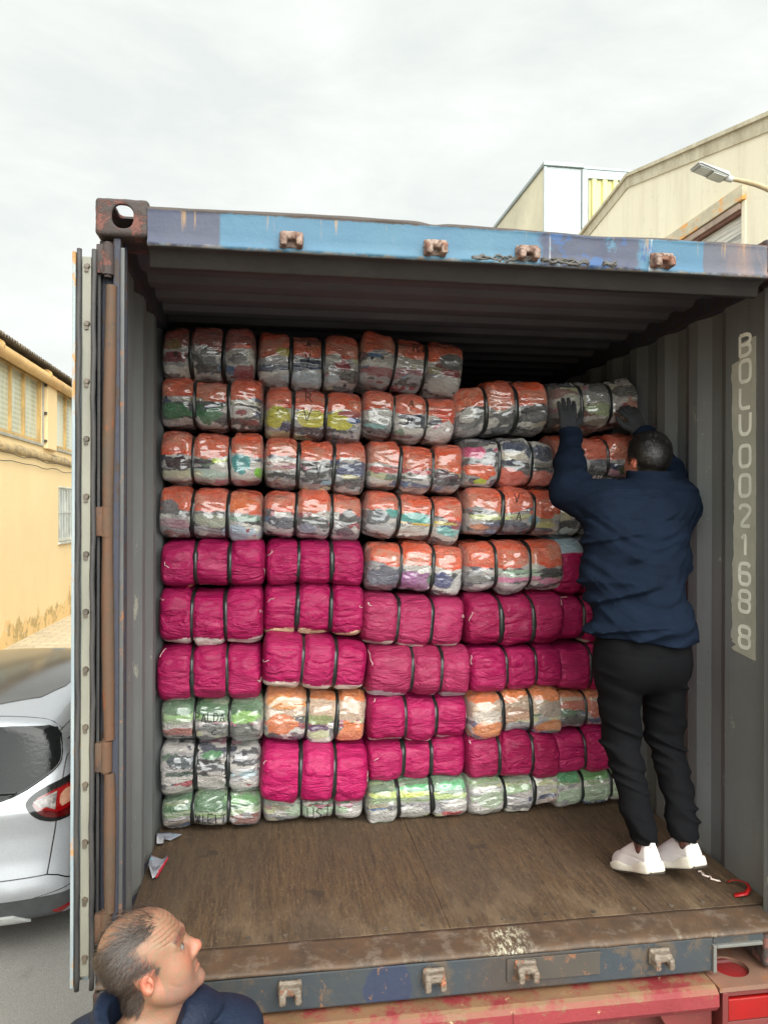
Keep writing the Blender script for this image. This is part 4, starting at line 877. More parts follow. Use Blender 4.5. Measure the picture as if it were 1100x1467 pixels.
A_(4,3,1.701,1.616,0.491,0.224,-2,'O','bale marked V and A with navy and pale yellow clothes, third in fourth stack',[(.25,.62,.2,.06,(196,200,130)),(.32,.78,.16,.09,(52,62,100)),(.5,.8,.17,.14,(48,58,84)),(.53,.58,.14,.05,(190,190,130)),(.15,.82,.1,.05,(200,110,60)),(.8,.5,.12,.09,(226,90,50)),(.8,.76,.14,.06,(190,186,120)),(.82,.88,.14,.05,(50,60,90)),(.68,.66,.06,.1,(90,140,160))],[('V',.48,.2,.07,.2),('A',.5,.58,.07,.18)],straps=(.37,.69))
A_(4,4,1.708,1.359,0.510,0.250,2,'O','plump orange-capped bale with pink and green streaks, lowest clear-wrapped one above magenta in fourth stack',[(.15,.72,.12,.07,(110,110,106)),(.5,.6,.2,.04,(150,180,150)),(.5,.74,.2,.05,(214,120,160)),(.6,.68,.2,.035,(190,210,190)),(.85,.7,.12,.06,(50,54,50)),(.82,.82,.15,.05,(212,130,160)),(.4,.86,.3,.05,(200,190,190))],straps=(.31,.63),top=.5)
A_(4,5,1.714,1.088,0.500,0.262,1,'P','deep magenta rounded bale, uppermost magenta one of the fourth stack',straps=(.345,.66),band=0,deep=1)
A_(4,6,1.718,0.857,0.484,0.215,2,'P','magenta bale directly above the orange and grey bale of fourth stack',straps=(.39,.70),band=.03)
A_(4,7,1.720,0.640,0.481,0.235,2,'T','orange and silvery bale between two magenta bales in fourth stack',[(.2,.14,.2,.1,(240,120,40)),(.5,.12,.2,.1,(238,128,50)),(.84,.14,.18,.1,(238,130,50)),(.2,.44,.16,.12,(216,200,184)),(.2,.78,.17,.18,(226,130,60)),(.5,.5,.16,.16,(196,150,120)),(.5,.8,.16,.12,(176,176,176)),(.84,.45,.16,.13,(176,156,140)),(.84,.78,.16,.13,(210,130,70))],straps=(.35,.65))
A_(4,8,1.708,0.433,0.477,0.235,1,'P','deep magenta bale resting on the pale green bale of fourth stack',straps=(.345,.68),band=0,deep=1)
A_(4,9,1.719,0.252,0.491,0.200,2,'G','pale grey-green bale without writing, on the floor in fourth stack',[(.2,.5,.2,.2,(164,178,150)),(.5,.35,.2,.1,(160,186,140)),(.85,.75,.15,.12,(176,156,146)),(.2,.85,.2,.1,(180,176,166))],straps=(.37,.68),top=.2)
A_(5,1,2.140,2.162,0.470,0.240,4,'S','silvery green-tinged bale that the worker is pushing into place with both gloves',[(.15,.3,.15,.12,(150,110,104)),(.2,.5,.16,.2,(196,196,180)),(.5,.2,.16,.1,(90,94,90)),(.5,.42,.17,.1,(150,152,148)),(.5,.66,.17,.15,(160,172,130)),(.5,.88,.2,.08,(110,106,84)),(.84,.3,.15,.12,(74,72,70)),(.88,.6,.1,.2,(190,130,114))],straps=(.33,.64),silver=1)
A_(5,2,2.150,1.890,0.470,0.236,2,'O','orange-topped bale with pale printed letters, directly under the one being pushed',[(.5,.88,.2,.1,(30,30,30)),(.55,.62,.16,.07,(110,112,120)),(.2,.66,.16,.16,(196,194,192)),(.2,.9,.15,.06,(90,90,90)),(.84,.75,.14,.1,(80,90,50))],[('AUUIA',.36,.93,.06,.10,'w')],straps=(.30,.62),top=.55)
A_(5,3,2.140,1.624,0.470,0.244,0,'S','dark bale with a cream knotted cloth, mostly hidden behind the worker raised arm',[(.1,.6,.1,.14,(206,196,160)),(.12,.78,.08,.06,(30,30,34)),(.2,.9,.14,.06,(190,200,200))])
A_(5,4,2.146,1.350,0.470,0.280,0,'P','magenta bale with pale blue film over its top, behind the worker back',band=0,topband=.26,tcol=(140,160,170))
A_(5,5,2.150,1.090,0.470,0.235,1,'P','magenta bale second below the blue-filmed one, half hidden by the worker waist',band=.06)
A_(5,6,2.150,0.850,0.470,0.235,1,'P','magenta bale directly above the small orange bale beside the worker thigh',band=.0,straps=(.40,.72))
A_(5,7,2.145,0.640,0.458,0.190,2,'T','small orange and black-patterned bale beside the worker thigh',[(.12,.5,.08,.12,(90,120,90)),(.2,.7,.15,.14,(60,62,60)),(.25,.3,.2,.1,(200,96,70)),(.6,.5,.2,.2,(190,96,70))],straps=(.36,.66))
A_(5,8,2.128,0.440,0.472,0.225,3,'P','magenta bale behind the worker knees, resting on the rightmost green bale',straps=(.385,.70),band=.05)
A_(5,9,2.130,0.258,0.440,0.196,3,'G','small green-filmed bale on the floor beside the worker shin',[(.2,.15,.2,.1,(60,150,90)),(.5,.2,.2,.1,(90,160,80)),(.5,.6,.4,.2,(166,186,156))],straps=(.34,.68),top=.35)

NU, NA = 104, 124
us = np.concatenate([[0]*1, (1-np.cos(np.linspace(0.0, math.pi, NU)))/2*0.5+np.linspace(0, 1, NU)*.5])[1:]
angs = []
# denser on the front (angle pi = -y side)
for k in range(NA):
    t = k/NA; angs.append(2*math.pi*t-.45*math.sin(2*math.pi*t))
angs = np.array(angs)
def make_bale(key, b, y0, D=.44):
    c_, r_ = key; rnd = random.Random(c_*100+r_); sd = c_*13+r_*7
    w, h = b['w'], b['h']*1.03; U, A = np.meshgrid(us, angs, indexing='ij')
    s = 2*np.abs(U-.5); st = b['straps']
    flapx = rnd.uniform(-.02, .02)
    prof = (1-s**9)**(1/2.2)*.20+.80*np.clip((1-s**30), 0, 1)**.5
    prof = np.maximum(prof, .0)
    pin = sum(np.exp(-((U-q)/.030)**2) for q in st)
    # small per-segment differences
    seg = np.where(U < st[0], 0, np.where(U < st[1], 1, 2))
    dz = np.array([rnd.uniform(-.010, .010) for _ in range(3)]); dy = np.array([rnd.uniform(-.012, .010) for _ in range(3)]); sc = np.array([rnd.uniform(.95, 1.035) for _ in range(3)])
    tr = lambda arr: arr[0]+(arr[1]-arr[0])/(1+np.exp(-(U-st[0])/.012))+(arr[2]-arr[1])/(1+np.exp(-(U-st[1])/.012))
    e = rnd.uniform(2.8, 3.9); bend = rnd.uniform(-.012, .014); tap = rnd.uniform(-.05, .05); cy, cz = -np.cos(A), np.sin(A)     # angle 0 = front? front is -y
    rr = (np.abs(cy)**e+np.abs(cz)**e)**(-1/e)
    Yl = cy*rr*D/2; Zl = cz*rr*h/2
    sS = prof*tr(sc)
    pz = 1-.115*pin; py = 1-.06*pin
    X = (U-.5)*w*(1+.006*np.sin(A*3+rnd.random()*6)*s)
    Yl = Yl*sS*py+tr(dy)*(1-pin); Zl = Zl*sS*pz+tr(dz)*(1-pin)
    Zl = Zl*(1+tap*(U-.5)*2)-bend*(4*(U-.5)**2-.3)
    P = np.stack([X, Yl, Zl], -1)
    q = P+np.array([c_*3.1, 0, r_*2.3])
    nrm = np.stack([np.zeros_like(X), cy, cz], -1)
    pk = b['kind'] == 'P'
    big = (fbm(q*[1, 1.2, 1.2], 11, sd, 2)-.5)*(.025 if pk else .029)
    th = q[..., 2]*34+3*fbm(q, 7, sd+3, 2)
    rid = 1-2*np.abs(vnoise(np.stack([q[..., 0]*9, q[..., 1]*16, th], -1), 1, sd+9)-.5)
    amp = .0045+.006*np.clip(sum(np.exp(-((U-q_)/.08)**2) for q_ in st), 0, 1)+.004*s**6
    crk = -(np.maximum(rid-.55, 0)**1.0)*amp*(2.0 if pk else 1.5)
    fine = (vnoise(q*[30, 60, 80], 1, sd+5)-.5)*(.002 if pk else .0034)
    P = P+nrm*((big*(1-pin*.7)+crk+fine)*(1-.9*pin))[..., None]
    # colours
    v = .5-Zl/h; u_ = U
    rear = cy > .3
    wp1 = (fbm(q*[1, 1, 1.0], 14, sd+21, 3)-.5); wp2 = (fbm(q, 30, sd+27, 2)-.5)
    C = np.zeros((*U.shape, 3)); k = b['kind']
    def setc(m, col): C[m] = lin(col)
    if pk:
        base = PNK2 if b.get('deep') else (152, 10, 74) if b.get('bright') else (132, 30, 66) if b.get('faded') else PNK
        C[:] = lin(base)
        bd = b.get('band', 0)
        if bd: setc(v+.10*wp1+.04*np.sin(u_*9+sd)-.02*np.abs(u_-.5) > 1.03-bd*1.25, b.get('bcol', (198, 188, 180)))
        if b.get('topband'): setc(v+.06*wp1 < b['topband'], b['tcol'])
    else:
        top = b.get('top', .46); nl = 9
        lay = np.floor((v+.16*wp1+.05*wp2)*nl+1.3*(fbm(q*[1, 0, 0]*1.0, 5, sd+40, 2)-.5)).astype(int)
        cell = np.floor(q[..., 0]*6+3.5*wp1+1.2*wp2+.35*lay+v*1.5).astype(int)
        wd, dk = {'O': (.62, .2), 'G': (.7, .1), 'W': (.75, .15), 'S': (.5, .35), 'T': (.4, .12)}[k]
        for L in np.unique(lay):
            for ce in np.unique(cell):
                m = (lay == L) & (cell == ce)
                if m.any(): setc(m, pal(random.Random(hash((int(L), int(ce), sd)) & 0xffffff), wd, dk, 0))
        edge = top+.16*wp1+.05*(dz[0]*50)*(u_-.5)+.03*np.sin(u_*11+sd)
        if k == 'O':
            if b.get('red'): o1, o2 = (196, 76, 58), (172, 84, 76)
            else: o1, o2 = ORG, SAL
            setc(v < edge, o2); m = (v < edge) & (fbm(q, 18, sd+60, 3) > .54); setc(m, SAL2 if not b.get('red') else (160, 88, 80))
            setc(v+.10*wp1 < .17+.05*np.sin(u_*7+sd), o1)
            m = (v < edge) & (v > edge-.06) & (vnoise(q, 12, sd+70) > .55); setc(m, (236, 78, 30))
        elif k == 'G':
            setc(v < edge, PGR); m = (v < edge) & (np.sin(v*46+8*wp1+u_*3+sd) > .1); setc(m, GRN2); m = (v < edge*.75) & (fbm(q*[.4, 1, 2], 16, sd+50, 2) > .5); setc(m, GRN)
            setc(v > .93, (170, 200, 180))
        elif k == 'T':
            setc(v < edge, TAN); setc(v+.1*wp1 < .13, TANO)
    for (pu, pv, ru, rv, col) in b['patches']:
        m = (((u_-pu)/ru)**2+((v-pv)/rv)**2+2.6*wp1+1.4*wp2 < 1) & ~rear; setc(m, col)
    # plain seam strips of the sack ends
    if not pk:
        C = C*.95+.05*np.array(lin((190, 180, 176)))
        m = s > .93; C[m] = C[m]*.7+.3*np.array(lin((190, 180, 176)))
    n0 = NU*NA; V = P.reshape(-1, 3); CC_ = C.reshape(-1, 3)
    i = np.arange(NU-1)[:, None]; j = np.arange(NA)[None, :]; a = i*NA+j; a2 = i*NA+(j+1) % NA
    F = np.stack([a, a2, a2+NA, a+NA], -1).reshape(-1, 4)[:, ::-1].tolist()
    # caps
    for ei, base in ((0, 0), (NU-1, (NU-1)*NA)):
        ring = V[base:base+NA]; cen = ring.mean(0); sx = -1 if ei == 0 else 1; last = list(range(base, base+NA))
        for q_, o_ in ((.86, .006), (.6, .014), (.3, .018)):
            st_ = len(V); ring2 = cen+(ring-cen)*q_+np.array([sx*o_, 0, 0]); V = np.concatenate([V, ring2]); CC_ = np.concatenate([CC_, CC_[base:base+NA]])
            for k_ in range(NA):
                f_ = [last[k_], last[(k_+1) % NA], st_+(k_+1) % NA, st_+k_]; F.append(f_ if sx > 0 else f_[::-1])
            last = list(range(st_, st_+NA))
        F.append(last[::-1] if sx < 0 else last)
    F = [list(f_)[::-1] for f_ in F]
    th = rad(-b['t']); R = Matrix.Rotation(th, 4, 'Y')
    loc = Vector((b['x'], y0+D/2, b['z']))
    root = empty('strapped_bale', loc+Vector((0, 0, -h/2)), b['lab'], 'bale', 'strapped bales stacked across the container')
    def put(name, V, F, mat, smooth=True, col=None):
        me = bpy.data.meshes.new(name); me.from_pydata(np.asarray(V).tolist(), [], F)
        if smooth: me.polygons.foreach_set('use_smooth', [True]*len(me.polygons))
        if col is not None:
            at = me.color_attributes.new('Col', 'FLOAT_COLOR', 'POINT'); cc = np.ones((len(V), 4), np.float32); cc[:, :3] = col; at.data.foreach_set('color', cc.ravel())
        me.materials.append(mat); me.transform(Matrix.Translation((0, 0, h/2)) @ R); o = bpy.data.objects.new(name, me); COL.objects.link(o); o.parent = root; return o
    wrap = put('wrapping', V, F, m_pink if pk else m_film, True, CC_)
    # straps: flat black bands on the pinched section, widened to stand for the groove's shadow
    for q_ in st:
        iu = int(np.argmin(np.abs(us-q_))); ring = P[iu]; cen = ring.mean(0); x0 = (q_-.5)*w
        VV = []; n = NA; bow = rnd.uniform(-.004, .004)
        for dx, lift in ((-.0125, -.004), (-.0125, .0035), (.0125, .0035), (.0125, -.004)):
            d = ring-cen; d[:, 0] = 0; ln = np.linalg.norm(d, axis=1, keepdims=True)
            rr_ = cen+d*(1+lift/ln); rr_[:, 0] = x0+dx+bow*np.sin(angs*2); VV.append(rr_)
        VV = np.concatenate(VV); FF = []
        for a_ in range(4):
            for k_ in range(n): FF.append([a_*n+k_, a_*n+(k_+1) % n, ((a_+1) % 4)*n+(k_+1) % n, ((a_+1) % 4)*n+k_])
        put('strap', VV, FF, m_strap)
    bvh = None
    def surf(u0, v0, lift):
        x = (u0-.5)*w; z = (.5-v0)*h
        hit = bvh.ray_cast(Vector((x, -1, z)), Vector((0, 1, 0)))
        return (hit[0] if hit[0] else Vector((x, -D/2, z)))+Vector((0, -lift, 0))
    if b['text']:
        bvh = BVHTree.FromPolygons([Vector(p) for p in V.tolist()], F)
        for tx in b['text']:
            mb = MB(); dark = True; s_, u0, v0, du, dv = tx[:5]
            if len(tx) > 5: dark = False
            for ci, ch in enumerate(s_):
                if ch == 'H': sts = [[(0, 0), (0, 1)], [(1, 0), (1, 1)], [(0, .5), (1, .5)]]
                else: sts = STK[ch]
                for s2 in sts:
                    P2 = []
                    for (a, c), (a2_, c2) in zip(s2[:-1], s2[1:]):
                        for t in np.linspace(0, 1, 7)[:-1]: P2.append((a+(a2_-a)*t, c+(c2-c)*t))
                    P2.append(s2[-1]); j_ = rnd.uniform(-.06, .06)
                    pts = [surf(u0+du*(ci+.72*(a+j_*c)), v0+dv*(.5-c+.08*math.sin(ci*2.1)), .0012) for a, c in P2]
                    mb.tube(pts, .0021 if dark else .0045, 5)
            bmesh.ops.recalc_face_normals(mb.bm, faces=mb.bm.faces[:]); me = bpy.data.meshes.new('marker_writing' if dark else 'printed_letters'); mb.bm.to_mesh(me); mb.bm.free()
            me.materials.append(m_ink if dark else m_string); me.transform(Matrix.Translation((0, 0, h/2)) @ R); o = bpy.data.objects.new(me.name, me); COL.objects.link(o); o.parent = wrap
    if pk:      # loose ends of the string that ties the sack
        bvh = bvh or BVHTree.FromPolygons([Vector(p) for p in V.tolist()], F)
        for (a, c) in [(.06, .2), (.95, .3)][:rnd.choice([1, 2, 2])]:
            mb = MB(); pts = []; x, z = a+rnd.uniform(-.02, .03), c+rnd.uniform(-.1, .3); dx, dz_ = rnd.uniform(-.02, .02), rnd.uniform(-.05, .05)
            for k_ in range(5):
                pts.append(surf(x, z, .0015+.004*rnd.random())); x += dx; z += dz_; dx += rnd.uniform(-.025, .025); dz_ += rnd.uniform(-.05, .05); dx *= .8; dz_ *= .8; x = min(.985, max(.015, x)); z = min(.95, max(.05, z))
            mb.tube(pts, .0015, 5); bmesh.ops.recalc_face_normals(mb.bm, faces=mb.bm.faces[:]); me = bpy.data.meshes.new('string_tie'); mb.bm.to_mesh(me); mb.bm.free(); me.materials.append(m_string)
            me.transform(Matrix.Translation((0, 0, h/2)) @ R); o = bpy.data.objects.new('string_tie', me); COL.objects.link(o); o.parent = root
    return root
for key, b in BAL.items():
    rr = random.Random(key[0]*7+key[1])
    make_bale(key, b, 1.035+rr.uniform(-.012, .014)+(.03 if key[0] == 5 else 0)+(.02 if key[1] in (1, 2) else 0)-{(2, 9): .055, (2, 7): .03, (3, 7): .025, (1, 9): -.01, (3, 9): -.02, (2, 10): -.03, (4, 5): .02}.get(key, 0))
make_bale((6, 1), dict(x=2.03, z=2.27, w=.47, h=.24, t=-2, kind='W', lab='dim grey bale lying further back in the dark above the fourth stack', patches=[], text=[], straps=(.33, .66)), 1.75)
# ============================================================ CAR
CX, CY = -1.49, 2.35
T = empty('parked_car', (CX, CY+2.06, ZG), 'silver compact crossover with black roof and red tail lamp, parked nose-away beside the container', 'car')
def sfun(P):
    x = np.abs(P[..., 0]-CX); y = P[..., 1]-CY; z = P[..., 2]-ZG
    t = (y-2.06)/2.06
    w = .885-.085*np.abs(t)**5-.03*np.clip((.55-z)/.35, 0, 1)**2-.05*np.clip((z-.72)/.3, 0, 1)**2
    w = w+.018*np.exp(-((y-.78)/.42)**2-((z-.72)/.2)**2)+.018*np.exp(-((y-3.36)/.42)**2-((z-.72)/.2)**2)-.012*np.exp(-((z-.56)/.06)**2)*(1-np.abs(t)**4)
    d = x-w
    yr = np.interp(z, [0, .25, .42, .60, .75, .90, .97, 1.40, 1.55, 1.9], [.16, .05, -.005, .03, .045, .04, .07, .27, .40, .7])
    yr = yr+.15*(x/.89)**3.2
    d = smax(d, (yr-y)*.95, .07)
    yf = 4.12-.20*(x/.89)**2.6-np.interp(z, [0, .3, .6, .8, 1.0], [.12, .02, .0, .06, .3])
    d = smax(d, (y-yf)*.95, .08)
    d = smax(d, .22-z, .05)
    # roof, tumblehome, windscreen and bonnet
    zt = np.where(y < 1.8, 1.535-.053*(1.8-y)**2, 1.535-.05*(y-1.8)**2)-.05*(x/.62)**2.5
    dg = smax(z-zt, (x-(.845-(z-.95)*.40))*.93, .09)
    dg = smax(dg, (y-(3.35-(z-.98)*1.75))*.5, .1)
    hood = 1.01-.11*np.clip(y-3.0, 0, 2)**1.6-.04*(x/.8)**2
    dh = smax(z-hood, (x-.9), .03)
    d = smax(d, smin(dg, dh, .05), .035)
    for yw in (.78, 3.36):
        r = np.sqrt((y-yw)**2+(z-.335)**2)-.375; d = smax(d, -np.maximum(r, .60-x), .02)
    return d
V, F = nets(sfun, (CX-1, CY-.1, ZG+.15), (CX+1, CY+4.25, ZG+1.65), .025)
g = G('silver_paint'); c = g.mix(g.rmp(g.noise(400, 2), .4, .6), lin((158, 161, 166)), lin((142, 145, 150)))
m_silver = g.fin(c, .32, metal=.35, coat=1, coatr=.04, spec=.6)
m_glass = paint('tinted_glass', lin((10, 12, 13)), lin((16, 18, 19)), dirt=.05, rough=.05)
[n for n in m_glass.node_tree.nodes if n.type == 'BSDF_PRINCIPLED'][0].inputs['Specular IOR Level'].default_value = .2
m_gloss = paint('gloss_black', lin((20, 21, 22)), dirt=.05, rough=.08)
m_plast = paint('grey_plastic', lin((66, 68, 70)), lin((56, 58, 60)), sc=40, dirt=.15, rough=.65)
def cutmesh(name, V, F, mat, parent, z0, up, sm=True):
    me = bpy.data.meshes.new(name); me.from_pydata(V.tolist(), [], F.tolist()); bm = bmesh.new(); bm.from_mesh(me)
    bmesh.ops.bisect_plane(bm, geom=bm.verts[:]+bm.edges[:]+bm.faces[:], plane_co=z0, plane_no=up, clear_inner=True)
    bm.to_mesh(me); bm.free(); me.polygons.foreach_set('use_smooth', [True]*len(me.polygons)); return link(name, me, mat, parent)
def presmooth(V, F, it=2):
    for _ in range(it):
        A = np.zeros_like(V); c = np.zeros(len(V))
        for k in range(4):
            np.add.at(A, F[:, k], V[F[:, (k+1) % 4]]); np.add.at(c, F[:, k], 1)
            np.add.at(A, F[:, (k+1) % 4], V[F[:, k]]); np.add.at(c, F[:, (k+1) % 4], 1)
        V = V*.5+.5*A/np.maximum(c, 1)[:, None]
    return V
V = presmooth(V, F)
pc = Vector((CX+.4, CY, ZG+.385))
cutmesh('body', V, F, m_silver, T, pc, Vector((0, -.02, 1))); cutmesh('bumper', V, F, m_plast, T, pc, Vector((0, .02, -1)))
cb = BVHTree.FromPolygons([Vector(p) for p in V.tolist()], F.tolist())
def patch(name, poly, mat, parent, ax=1, sg=1, lift=.006, dens=10, rings=8, bvh=cb, org=None, org2=None, thick=.012):
    """a panel with an outline, laid on the surface and given thickness; ray along ax"""
    P = []; n = len(poly)
    for i in range(n):
        a, b = np.array(poly[i]), np.array(poly[(i+1) % n])
        for k in range(dens): P.append(a+(b-a)*k/dens)
    P = np.array(P); c = P.mean(0); V = []; m = len(P)
    def hit(q, lf):
        o = [0, 0, 0]; o[ax] = -sg*50; kk = [k for k in range(3) if k != ax]; o[kk[0]], o[kk[1]] = q
        d = [0, 0, 0]; d[ax] = sg; h = bvh.ray_cast(Vector(o), Vector(d))
        if h[0] is None: return None
        nn = h[1] if h[1][ax]*sg < 0 else -h[1]
        return h[0]+nn*lf
    last = [0, 0, 0]
    for lf, rs in ((lift, np.linspace(1, .0, rings+1)[:-1]), (lift-thick, [1.0])):
        for t in rs:
            for q in P:
                h = hit(c+(q-c)*t, lf)
                if h is None: h = last
                last = h; V.append(tuple(h))
    V.append(tuple(hit(c, lift) or last)); ce = len(V)-1; F = []
    for r_ in range(rings-1):
        for k in range(m): a = r_*m+k; b = r_*m+(k+1) % m; F.append((a, b, b+m, a+m))
    for k in range(m): F.append(((rings-1)*m+k, (rings-1)*m+(k+1) % m, ce)); F.append((rings*m+k, rings*m+(k+1) % m, (k+1) % m, k))
    me = bpy.data.meshes.new(name); me.from_pydata(V, [], F); bm = bmesh.new(); bm.from_mesh(me); bmesh.ops.recalc_face_normals(bm, faces=bm.faces[:]); bm.to_mesh(me); bm.free()
    me.polygons.foreach_set('use_smooth', [True]*len(me.polygons)); me.set_sharp_from_angle(angle=rad(50))
    return link(name, me, mat, parent)
def seam(name, pts, mat, parent, r=.0035, ax=1, sg=1, bvh=cb, lift=0.0, dens=14):
    P = []
    for a, b in zip(pts[:-1], pts[1:]):
        for k in range(dens): P.append(np.array(a)+(np.array(b)-np.array(a))*k/dens)
    P.append(np.array(pts[-1])); Q = []
    for q in P:
        o = [0, 0, 0]; o[ax] = -sg*50; kk = [k for k in range(3) if k != ax]; o[kk[0]], o[kk[1]] = q
        d = [0, 0, 0]; d[ax] = sg; h = bvh.ray_cast(Vector(o), Vector(d))
        if h[0] is not None: Q.append(h[0]+Vector([-sg*lift if k == ax else 0 for k in range(3)]))
    mb = MB(); mb.tube(Q, r, 6); return mb.build(name, mat, parent, True)
def smooth_poly(p, it=2):
    for _ in range(it):
        q = []
        for i in range(len(p)):
            a, b = np.array(p[i]), np.array(p[(i+1) % len(p)]); q += [tuple(a*.75+b*.25), tuple(a*.25+b*.75)]
        p = q
    return p
def mir(p): return [(2*CX-a, b) for a, b in p]
rw = [(-1.49, .262), (-.88, .245), (-.80, .205), (-.765, .10), (-.762, .03), (-.817, -.025), (-.976, -.119), (-1.133, -.16), (-1.49, -.185)]
rwf = smooth_poly(rw[1:-1], 1); full = [(-1.49, .262)]+rw[1:]+[q for q in mir(rw[1:-1])[::-1]]
w_ = patch('rear_window', smooth_poly(full, 1), m_glass, T, dens=8, rings=24, lift=.010)
seam('window_gasket', [q for q in smooth_poly(full, 1)]+[smooth_poly(full, 1)[0]], m_gloss, w_, .006, dens=3, lift=.008)
m_lensr = paint('dark_red_lens', lin((84, 4, 8)), lin((60, 3, 6)), dirt=0, rough=.07, coat=1)
m_lensb = paint('bright_red_lens', lin((116, 5, 8)), dirt=0, rough=.07, coat=1)
m_lensc = paint('clear_lens', lin((140, 132, 128)), lin((70, 62, 62)), sc=60, dirt=0, rough=.1, coat=1)
m_amb = paint('amber_lens', lin((130, 72, 50)), lin((160, 124, 104)), sc=50, dirt=0, rough=.1, coat=1)
TL = [(-.935, -.176), (-.911, -.139), (-.847, -.10), (-.755, -.067), (-.686, -.041), (-.64, -.018), (-.615, -.05), (-.612, -.20), (-.637, -.262), (-.697, -.287), (-.77, -.30), (-.839, -.283), (-.883, -.253), (-.919, -.211)]
TR = [(-.905, -.170), (-.76, -.105), (-.65, -.075), (-.62, -.10), (-.622, -.20), (-.65, -.255), (-.72, -.275), (-.80, -.27), (-.86, -.235)]
for mm in (lambda p: p, mir):
    a = patch('tail_lamp', smooth_poly(mm(TL), 1), m_gloss, T, dens=3, lift=.006)
    b = patch('red_lens', smooth_poly(mm(TR), 1), m_lensr, a, dens=3, lift=.011)
    patch('bright_ring', smooth_poly(mm([(-.90, -.162), (-.76, -.113), (-.655, -.093), (-.632, -.12), (-.640, -.19), (-.70, -.225), (-.76, -.240), (-.80, -.225), (-.86, -.215)]), 1), m_lensb, a, dens=3, lift=.014)
    patch('clear_lens', mm([(-.890, -.171), (-.767, -.128), (-.768, -.223), (-.812, -.206), (-.858, -.204)]), m_lensc, a, dens=4, lift=.018)
    patch('amber_lens', smooth_poly(mm([(-.749, -.127), (-.668, -.112), (-.648, -.135), (-.655, -.178), (-.70, -.20), (-.748, -.216)]), 1), m_amb, a, dens=3, lift=.018)
    seam('hatch_seam', mm([(-.79, .30), (-.765, .22), (-.738, .10), (-.742, .0), (-.746, -.098), (-.762, -.309), (-.784, -.468), (-.802, -.607)]), m_gloss, T, .004)
    patch('reflector', mm([(-.78, -.848), (-.635, -.811), (-.632, -.828), (-.740, -.866)]), m_lensb, T, dens=4, lift=.01)
    patch('fog_lamp_trim', mm([(-.74, -.868), (-.632, -.832), (-.632, -.855), (-.70, -.885)]), m_silver, T, dens=4, lift=.006)
    seam('corner_seam', mm([(-.802, -.607), (-.74, -.622), (-.683, -.655), (-.623, -.66)]), m_gloss, T, .004)
seam('tailgate_lower_seam', [(-2.178, -.607), (-1.93, -.61), (-1.05, -.61), (-.802, -.607)], m_gloss, T, .004)
seam('bumper_crease', [(-2.35, -.69), (-2.1, -.735), (-1.49, -.742), (-.88, -.735), (-.63, -.69)], m_gloss, T, .003)
sk = [(-1.99, -.84), (-1.92, -.838), (-1.06, -.838), (-.99, -.838), (-.937, -.869), (-.86, -.925), (-.93, -.94), (-2.05, -.94), (-2.12, -.925), (-2.04, -.869)]
patch('skid_plate', sk, paint('satin_silver', lin((186, 188, 186)), dirt=.2, rough=.35, metal=.3), T, dens=5, lift=.018, thick=.03)
patch('roof_panel', [(-2.08, CY+1.5), (-2.05, CY+1.0), (-1.96, CY+.72), (-1.75, CY+.56), (-1.49, CY+.52), (-1.23, CY+.56), (-1.02, CY+.72), (-.93, CY+1.0), (-.90, CY+1.5), (-.89, CY+2.2), (-.92, CY+2.45), (-2.06, CY+2.45), (-2.09, CY+2.2)], paint('roof_grey_gloss', lin((74, 72, 69)), dirt=.1, rough=.07), T, ax=2, sg=-1, dens=16, rings=24, lift=.005)
for q in ([(-.80, CY+.36), (-.79, CY+1.0), (-.81, CY+2.3)], [(-.765, CY+.40), (-.755, CY+1.0), (-.77, CY+2.3)]):
    seam('roof_seam', q, m_gloss, T, .004, 2, -1); seam('roof_seam', mir(q), m_gloss, T, .004, 2, -1)
seam('spoiler_seam', [(-2.18, CY+.40), (-1.49, CY+.34), (-.80, CY+.40)], m_gloss, T, .004, 2, -1)
for sgn in (1, -1):
    xx = 50
    sw = [(CY+.42, .03), (CY+.85, .285), (CY+1.6, .37), (CY+2.6, .33), (CY+3.15, -.02), (CY+2.4, -.10), (CY+.9, -.06)]
    patch('side_window', sw, m_glass, T, ax=0, sg=-sgn, dens=8, rings=8, lift=.004)
    for yd in (1.45, 2.5): seam('door_seam', [(CY+yd, -.06), (CY+yd-.05, -.35), (CY+yd, -.80)], m_gloss, T, .004, 0, -sgn)
    xs_ = CX+sgn*.72
    for yw in (.78, 3.36):
        mb = MB(); x0, x1 = sorted((CX+sgn*.64, CX+sgn*.85)); mb.tube([(x0, CY+yw, ZG+.335), (x0+.02, CY+yw, ZG+.335), (x1-.02, CY+yw, ZG+.335), (x1, CY+yw, ZG+.335)], [.31, .335, .335, .31], 40); w_ = mb.build('wheel', m_tyre, T, ang=40)
        mb = MB(); mb.tube([(CX+sgn*.80, CY+yw, ZG+.335), (CX+sgn*.855, CY+yw, ZG+.335)], [.22, .205], 30); mb.build('rim', m_strip, w_, ang=40)
mb = MB(); mb.tube([(-1.02, CY+.065, -.115), (-.98, CY+.075, -.10), (-1.3, CY+.055, -.09)], .008, 6); mb.build('wiper', m_gloss, T)

